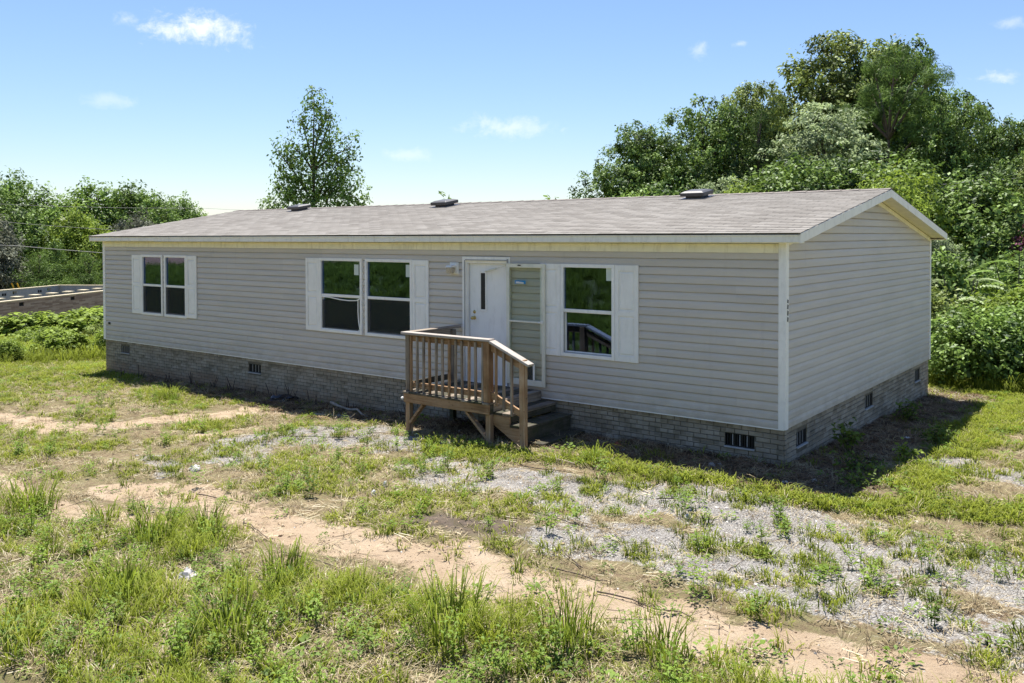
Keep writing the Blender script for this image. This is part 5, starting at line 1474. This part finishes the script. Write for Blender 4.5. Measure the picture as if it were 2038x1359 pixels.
GT = 'trees of the wood behind the house'
T = [('oak_a', -16.6, 25.4, 7.7, 'rounded dark green oak at the left end of the wood', 'broadleaf_tree', .3, .85, None),
     ('oak_c', -14.6, 28.6, 9.0, 'dark oak with a ragged top just right of the rounded one', 'broadleaf_tree', 1.9, .75, None),
     ('oak_b', -13.2, 31.0, 10.1, 'olive green tree whose bare-sided top stands above its left neighbours', 'broadleaf_tree', .9, .62, None),
     ('cedar', -11.6, 27.8, 8.3, 'narrow dark cedar rising in the middle of the wood', 'cedar_tree', .4, .95, None),
     ('oak_b', -11.2, 38.2, 13.5, 'tallest oak of the wood with a broad rounded top', 'broadleaf_tree', 2.8, .84, None),
     ('oak_a', -9.0, 39.6, 13.0, 'tall oak shouldering the broad-topped one on its right', 'broadleaf_tree', 4.1, .72, None),
     ('pine', -7.3, 33.6, 11.6, 'tall pine with a bare trunk and tufted flat-topped crown', 'pine_tree', 5.9, .80, None),
     ('light', -8.9, 28.8, 8.5, 'pale silvery green tree spreading in front of the tall oaks', 'broadleaf_tree', 1.1, .82, None),
     ('oak_c', -4.5, 33.6, 8.9, 'dark tree right of the pine with a notched leafy top', 'broadleaf_tree', 3.3, .62, None),
     ('oak_a', -1.4, 33.0, 7.6, 'dark oak at the right edge of the photo', 'broadleaf_tree', 2.2, .68, None),
     ('oak_c', -2.9, 40.5, 7.9, 'olive tree standing far back between the two dark right-hand trees', 'broadleaf_tree', .2, .7, 'oak2'),
     ('oak_b', -6.4, 37.5, 9.6, 'tree behind the pine trunk filling the gap below its crown', 'broadleaf_tree', 5.2, .8, 'oak'),
     ('light', -11.0, 22.6, 4.9, 'low pale tree with drooping leaves behind the middle roof vent', 'broadleaf_tree', 4.6, .80, None),
     ('mid', -13.6, 21.8, 4.5, 'low mid green tree under the rounded oak', 'broadleaf_tree', .5, 1.0, None),
     ('mid', -8.4, 23.6, 5.6, 'mid green understorey tree below the silvery tree', 'broadleaf_tree', 2.5, 1.0, 'oak'),
     ('lime', -9.6, 22.2, 4.5, 'bright yellow-green young tree just right of the roof vent', 'broadleaf_tree', 1.5, .8, None),
     ('mid', -5.7, 25.0, 5.6, 'dark understorey tree at the foot of the pine', 'broadleaf_tree', 3.5, 1.1, 'oak'),
     ('lime', -3.9, 21.6, 4.8, 'bright leafy young tree peeping over the gable peak', 'broadleaf_tree', 5.5, .8, None),
     ('oak_b', -.2, 27.5, 5.6, 'olive understorey tree at the right edge above the pink shrub', 'broadleaf_tree', 1.4, .6, 'oak2'),
     ('mid', -2.1, 25.2, 4.9, 'dark leafy tree behind the two power lines', 'broadleaf_tree', .1, 1.1, 'oak'),
     ('light', -2.6, 19.5, 2.9, 'pale leafed small tree just beyond the right eave', 'broadleaf_tree', 2.1, .85, None)]
for key, x, y, top, lab, nm, rot, wide, mt in T:
    plant_tree(key, x, y, top, lab, name=nm, rot=rot, wide=wide, group=GT, mat=mt)
plant_tree('thin', -26.6, 14.05, 9.05, 'thin airy tree standing alone behind the left half of the roof', name='thin_tree', rot=.65, wide=.90, mat='mid', sink=.0)
plant_tree('sapling', -21.6, 16.6, 4.5, 'bare-topped sapling peeping over the roof next to the middle vent', name='sapling', rot=.3, group='saplings behind the roof')
plant_tree('sapling', -17.9, 19.8, 4.35, 'leafy sapling tip above the roof right of the middle vent', name='sapling', rot=1.3, wide=1.3, group='saplings behind the roof')

GF = 'trees of the far wood on the left'
T = [('far', -65.5, 15.5, 4.6, 'dusty dark tree at the left edge in front of the far wood', .4, .9, 'dusty'), ('far', -83.5, 25.0, 8.3, 'tall green tree at the far left skyline', 2.0, .8, None), ('far_b', -79.5, 30.5, 7.6, 'bright green tree left of centre in the far wood', 1.0, .95, 'mid'),
     ('far', -77.5, 33.2, 7.5, 'broad green tree in the middle of the far wood', 3.1, .8, None), ('far_b', -79.0, 34.0, 7.0, 'olive tree right of the broad green one in the far wood', 5.1, .75, None), ('far', -76.5, 35.5, 6.6, 'green tree near the right end of the far wood', .9, .75, None),
     ('far_b', -73.4, 36.6, 6.3, 'last tree on the right of the far wood, above the sloping roof end', 4.0, .72, 'mid'), ('far', -66.0, 27.6, 4.4, 'grey-brown dusty tree in front of the far wood, above the roof corner', 2.7, .72, 'dusty'),
     ('far_b', -69.5, 24.5, 4.8, 'yellow-green tree in front of the far wood, left of the dusty one', 3.6, .8, 'lime'), ('far_b', -79.0, 18.0, 6.9, 'green tree mostly beyond the left edge', 2.2, .9, 'mid'), ('far_b', -69.5, 31.8, 5.2, 'dark tree just above the roof slope in the far wood', 1.2, .7, 'oak'),
     ('far', -72.0, 20.3, 5.6, 'deep green tree behind the round young pines', 5.0, .85, 'oak'), ('far', -69.5, 32.5, 4.8, 'green tree low over the roof slope beside the last one', 2.9, .65, None), ('far_b', -63.5, 19.8, 2.3, 'dark low tree between the two young pines', .8, .5, 'oak')]
for key, x, y, top, lab, rot, wide, mt in T:
    plant_tree(key, x, y, top, lab, name='broadleaf_tree', rot=rot, wide=wide, group=GF, mat=mt, sink=1.5)
GP = 'young pines beyond the foundation'
plant_tree('youngpine', -61.6, 17.9, 1.45, 'left of the two round young pines beyond the foundation', name='pine_tree', rot=.2, wide=1.55, group=GP)
plant_tree('youngpine', -60.2, 20.8, 1.35, 'right of the two round young pines, close to the house corner', name='pine_tree', rot=2.2, wide=1.35, group=GP)

# bushes
def bush_kind(key, seed, w, h, leafmat, clumps, leaves, lsize, crad, **kw):
    r = np.random.default_rng(seed); L_ = []
    for i in range(9):
        a = i * 2.399; q = w * .55 * math.sqrt((i + .3) / 9); rad = w * (.32 + .2 * r.random())
        L_.append((q * math.cos(a), q * math.sin(a), h * (.30 + .34 * r.random()) * (1.2 - .5 * q / w), rad, rad, h * (.30 + .1 * r.random())))
    tree_kind(key, h, L_, leafmat, clumps, leaves, lsize, crad, .05, seed, **kw)
bush_kind('round', 21, 1.1, 1.6, 'mid', 420, 26, .085, .20)
bush_kind('brush', 22, 1.3, 1.5, 'lime', 380, 26, .10, .24)
bush_kind('olive', 23, 1.2, 1.8, 'oak2', 380, 26, .10, .24)
bush_kind('kudzu', 24, 1.4, 1.2, 'lime', 320, 26, .14, .22, up=.8)
bush_kind('pinkb', 25, 1.2, 2.2, 'pink', 300, 24, .11, .22)
# sumac: long arching fronds of narrow leaflets
def sumac(x, y, top, label, seed, nfr=26, flen=1.1, mat='silver', group=None):
    r = np.random.default_rng(seed); z0 = gz(x, y); root = thing('sumac_bush', label, 'bush', (x, y, z0), group)
    st = MB(); C_ = []; N_ = []; T_ = []
    V = []; F = []
    for s in range(5):
        a = r.random() * 6.283; q = .25 + .5 * r.random(); hh = (top - z0) * (.55 + .4 * r.random())
        b0 = Vector((x, y, z0 - .05)); tp = Vector((x + q * math.cos(a), y + q * math.sin(a), z0 + hh)); st.tube([b0, b0.lerp(tp, .5) + Vector((0, 0, .1)), tp], [.03, .022, .012], 5)
        for f in range(nfr // 5 + 2):
            az_ = r.random() * 6.283; L_ = flen * (.6 + .5 * r.random()); o0 = b0.lerp(tp, .45 + .55 * r.random())
            for j in range(13):
                t = (j + 1) / 13; px = Vector((math.cos(az_) * L_ * t, math.sin(az_) * L_ * t, L_ * (.55 * t - .75 * t * t)))
                tt = r.random() * .4 + .4
                for sd_ in (-1, 1):
                    side = Vector((-math.sin(az_), math.cos(az_), 0)) * sd_; dr_ = (side * .85 + Vector((math.cos(az_), math.sin(az_), -.35)) * .5).normalized()
                    c = o0 + px; ll = .26 * math.sin(.5 + 2.2 * t) * flen + .05; n2_ = dr_.cross(Vector((0, 0, 1))).normalized() * ll * .16; b = len(V)
                    V += [tuple(c), tuple(c + dr_ * ll * .45 + n2_), tuple(c + dr_ * ll), tuple(c + dr_ * ll * .45 - n2_)]; F.append((b, b + 1, b + 2, b + 3)); T_ += [tt] * 4
    st.build('stem', M['bark'], root)
    obj('fronds', np_mesh('fronds', V, F, {'tint': ('POINT', 'FLOAT', np.array(T_, np.float32))}), M[mat], root)
GU = 'bushes beyond the right end of the house'
for key, x, y, top, lab, nm, rot, wide, mt in [
        ('round', .35, 10.6, .95, 'rounded glossy green bush at the edge of the grass right of the house', 'round_bush', .3, 1.15, None),
        ('round', 1.55, 11.6, 1.0, 'green bush at the right edge beside the rounded one', 'round_bush', 2.1, 1.0, None),
        ('olive', -.9, 12.2, 1.3, 'olive bush tucked behind the far corner of the house', 'round_bush', 1.1, .9, None),
        ('brush', .6, 14.2, 1.25, 'yellow-green brush above the rounded bush', 'round_bush', 4.0, .8, None),
        ('olive', 2.2, 14.8, 1.6, 'olive brush at the right edge above the green bush', 'round_bush', 5.0, 1.0, 'mid'),
        ('brush', -1.3, 18.4, 2.0, 'dark brush in front of the pale small tree', 'round_bush', 2.0, .8, 'oak'),
        ('olive', .6, 19.8, 2.1, 'dark green brush under the pink shrub', 'round_bush', 3.0, 1.05, 'oak'),
        ('olive', 2.2, 18.0, 2.2, 'leafy brush cut off by the right edge', 'round_bush', .8, 1.0, 'mid'),
        ('pinkb', .35, 23.4, 3.0, 'pink flowering shrub in front of the dark wood at the right', 'flowering_shrub', .8, .72, None)]:
    plant_tree(key, x, y, top, lab, cat='bush', name=nm, rot=rot, wide=wide, group=GU, mat=mt)
sumac(-.5, 14.4, 2.2, 'pale sumac with long arching fronds just right of the far house corner', 1, group=GU)
sumac(.5, 16.6, 2.4, 'darker sumac with arching fronds higher up the slope', 2, mat='mid', group=GU)
sumac(1.7, 15.8, 2.5, 'bright sumac fronds at the right edge', 3, mat='lime', nfr=18, group=GU)
GK = 'undergrowth left of the house'
for i, (key, x, y, top, wide, lab, mt) in enumerate([
        ('kudzu', -30.2, 4.2, -.30, 1.2, 'broad-leaved bright mound at the left edge below the foundation', None), ('kudzu', -31.0, 6.8, -.32, 1.3, 'bright leafy mound next to the left edge mound', None),
        ('kudzu', -31.5, 9.4, -.20, 1.35, 'bright leafy mound in the middle of the undergrowth', None), ('brush', -30.4, 11.4, .12, 1.2, 'taller leafy mound touching the left end of the house', None),
        ('brush', -26.4, 2.4, -.45, 1.0, 'low yellow-green brush at the left edge by the grass', None), ('olive', -26.2, 4.6, -.40, 1.0, 'olive brush in the lower middle of the undergrowth', None),
        ('brush', -25.6, 6.4, -.25, 1.05, 'green brush just left of the house corner', 'mid'), ('olive', -26.4, 8.2, .05, 1.1, 'olive brush against the left gable', 'mid'),
        ('brush', -22.4, -.4, -.30, .75, 'bright brush at the left edge where the lawn ends', 'lime'), ('kudzu', -22.6, 1.2, -.25, .8, 'bright broad-leaved mound behind the lawn, second from the left edge', None),
        ('brush', -21.9, 2.5, -.15, .75, 'tall bright brush midway between the left edge and the house', 'lime'), ('kudzu', -21.6, 3.8, -.05, .75, 'bright leafy mound one bush away from the left gable', None),
        ('brush', -20.9, 4.4, .05, .70, 'bright tall brush hugging the left gable of the house', 'lime'),
        ('brush', -33.0, 2.2, -.45, 1.3, 'bright brush beyond the left edge of the grass', None)]):
    plant_tree(key, x, y, top, lab, cat='bush', name='round_bush', rot=i * 1.3, wide=wide * 1.35, group=GK, mat=mt)
P, z_ = sample(5200, -31, -18.6, -2.5, 11, lambda x, y, z_: np.clip(sstep(-.1, .3, z_['n1'] + .3) * sstep(0, 1.6, y - .55 * (x + 20.5) * .6 + .3), 0, 1) * sstep(-18.6, -20.2, x) if False else np.clip(sstep(-.1, .3, z_['n1'] + .3) * sstep(20.2, 21.6, -x + .45 * (y - 1.0)), 0, 1))
scatter('tall_weeds', tall_c, 5, P, .7 + .9 * RNG.random(len(P)), np.clip(.5 + RNG.normal(0, .2, len(P)), 0, .9), 'tall weeds in the undergrowth left of the house', mat=M['grass'])
P, z_ = sample(3200, -1.5, 5, 8.5, 20, lambda x, y, z_: np.full(len(x), .8) * (y > 9.6))
scatter('rough_grass', tall_c, 5, P, .5 + .9 * RNG.random(len(P)), np.clip(.5 + RNG.normal(0, .2, len(P)), 0, .9), 'rough grass at the feet of the bushes right of the house', mat=M['grass'])

# ------------------------------------------------------------------ brick foundation going up in the next lot
FT = -.80
dv = np.array([-.5195, .8545]); nv = np.array([.8545, .5195])
def fp(n_, s_): q = nv * n_ + dv * s_; return (float(q[0]), float(q[1]))
found = thing('house_foundation', 'unfinished brick and block house foundation with crawl vents, beyond the left undergrowth', 'foundation', (*fp(-37.4, 36), -2.4))
def wallbox(mb, n0, n1, s0, s1, z0, z1):
    pts = [fp(n0, s0), fp(n1, s0), fp(n1, s1), fp(n0, s1)]
    return mb.add([(x, y, z0) for x, y in pts] + [(x, y, z1) for x, y in pts], [(0, 3, 2, 1), (4, 5, 6, 7), (0, 1, 5, 4), (1, 2, 6, 5), (2, 3, 7, 6), (3, 0, 4, 7)])
S0, S1, NA, NB = 18.0, 46.1, -33.96, -40.9
def vent_s(n0): return n0
vs_near = [23.1, 27.6, 32.1, 36.6, 41.1, 44.6]
def long_wall(na, nb, mat, name):
    mb = MB(); zt, zb = FT - .03, -3.6
    v0, v1 = FT - .33, FT - .13
    wallbox(mb, na, nb, S0, S1, zb, v0); wallbox(mb, na, nb, S0, S1, v1, zt)
    for a, b in cut(S0, S1, [(s, s + .4) for s in vs_near]): wallbox(mb, na, nb, a, b, v0, v1)
    return mb.build(name, M[mat], found)
w1 = long_wall(NA, NA - .10, 'redbrick', 'outer_wall')
w2 = long_wall(NB, NB - .20, 'block', 'inner_wall')
wallbox(MB(), NA - .101, NA - .2, S0, S1, -3.6, FT - .03)
e_ = MB(); wallbox(e_, NA - .101, NB + .001, S1 - .2, S1, -3.6, FT - .03); e_.build('end_wall', M['block'], found)
for nm_, n0, n1, s0, s1 in (('sill_plate', NA + .02, NA - .24, S0, S1), ('sill_plate', NB + .02, NB - .24, S0, S1), ('sill_plate', NA - .25, NB + .03, S1 - .22, S1 + .02)):
    q = MB(); wallbox(q, n0, n1, s0, s1, FT - .03, FT + .03); q.build(nm_, M['lumber'], found)
for s in vs_near:
    q = MB(); wallbox(q, NA - .06, NA - .09, s, s + .4, FT - .33, FT - .13); q.build('foundation_vent', M['hole'], found)
    q = MB(); wallbox(q, NB - .02, NB - .04, s - 1, s - .85, FT - .36, FT - .2); wallbox(q, NB - .0, NB + .01, s - .78, s - .62, FT - .36, FT - .2); wallbox(q, NB - .0, NB + .01, s - 1, s - .84, FT - .36, FT - .2); q.build('foundation_vent', M['hole'], found)
for k in range(8):
    s = 36.0 + (k - 2) * 1.62
    q = MB(); wallbox(q, -37.25, -36.85, s, s + .42, -3.4, FT - .16); q = q.build('pier', M['block'], found)
    c = MB(); wallbox(c, -37.32, -36.78, s - .05, s + .47, FT - .158, FT - .09); c.build('pier_cap', M['lumber'], q)

# guy wire guards and overhead cables
GY_ = 'yellow guy wire guards'
for x, y, lab in ((-60.75, 16.18, 'left yellow guard on a guy wire beyond the foundation'), (-60.50, 16.42, 'right yellow guard on a guy wire beyond the foundation')):
    z0 = gz(x, y); a = Vector((x + .45, y + .30, z0)); d = Vector((-.62, -.40, 1.65)) ; b = a + d * ((-.62 - z0) / 1.65)
    gg = thing('guy_guard', lab, 'guy guard', a, GY_)
    MB().tube([a, b], .045, 8).build('sleeve', M['yellow'], gg)
    MB().tube([b, b + d * 3.2], .008, 5).build('guy_wire', M['wire'], gg)
def cable(pts, r, label):
    P = [Vector(p) for p in pts]; out = []
    for a, b in zip(P[:-1], P[1:]):
        n = 14; sag = (b - a).length * .012
        for k in range(n): t = k / n; out.append(a.lerp(b, t) - Vector((0, 0, sag * 4 * t * (1 - t))))
    out.append(P[-1])
    tag(MB().tube(out, r, 5).build('power_line', M['wire'], smooth=True), label, 'power line', 'overhead cables')
cable([(7.6, 29.7, 5.55), (-16.3, 26.0, 4.25)], .014, 'upper of the two cables crossing in front of the right-hand wood')
cable([(7.5, 27.6, 4.25), (-12.5, 24.8, 2.9)], .014, 'lower of the two cables crossing in front of the right-hand wood')
cable([(-37.5, -1.5, 2.9), (-34.55, 5.05, 2.22), (-29.5, 17.0, 1.35)], .013, 'thick sagging service cable meeting the left end of the house')
cable([(-64.0, 8.5, 5.3), (-54.75, 26.56, 4.75), (-50.0, 36.0, 4.7)], .011, 'high thin cable across the far wood on the left')
cable([(-64.0, 8.5, 4.6), (-57.6, 21.66, 3.1), (-54.0, 29.0, 2.4)], .011, 'low thin cable across the far wood on the left')
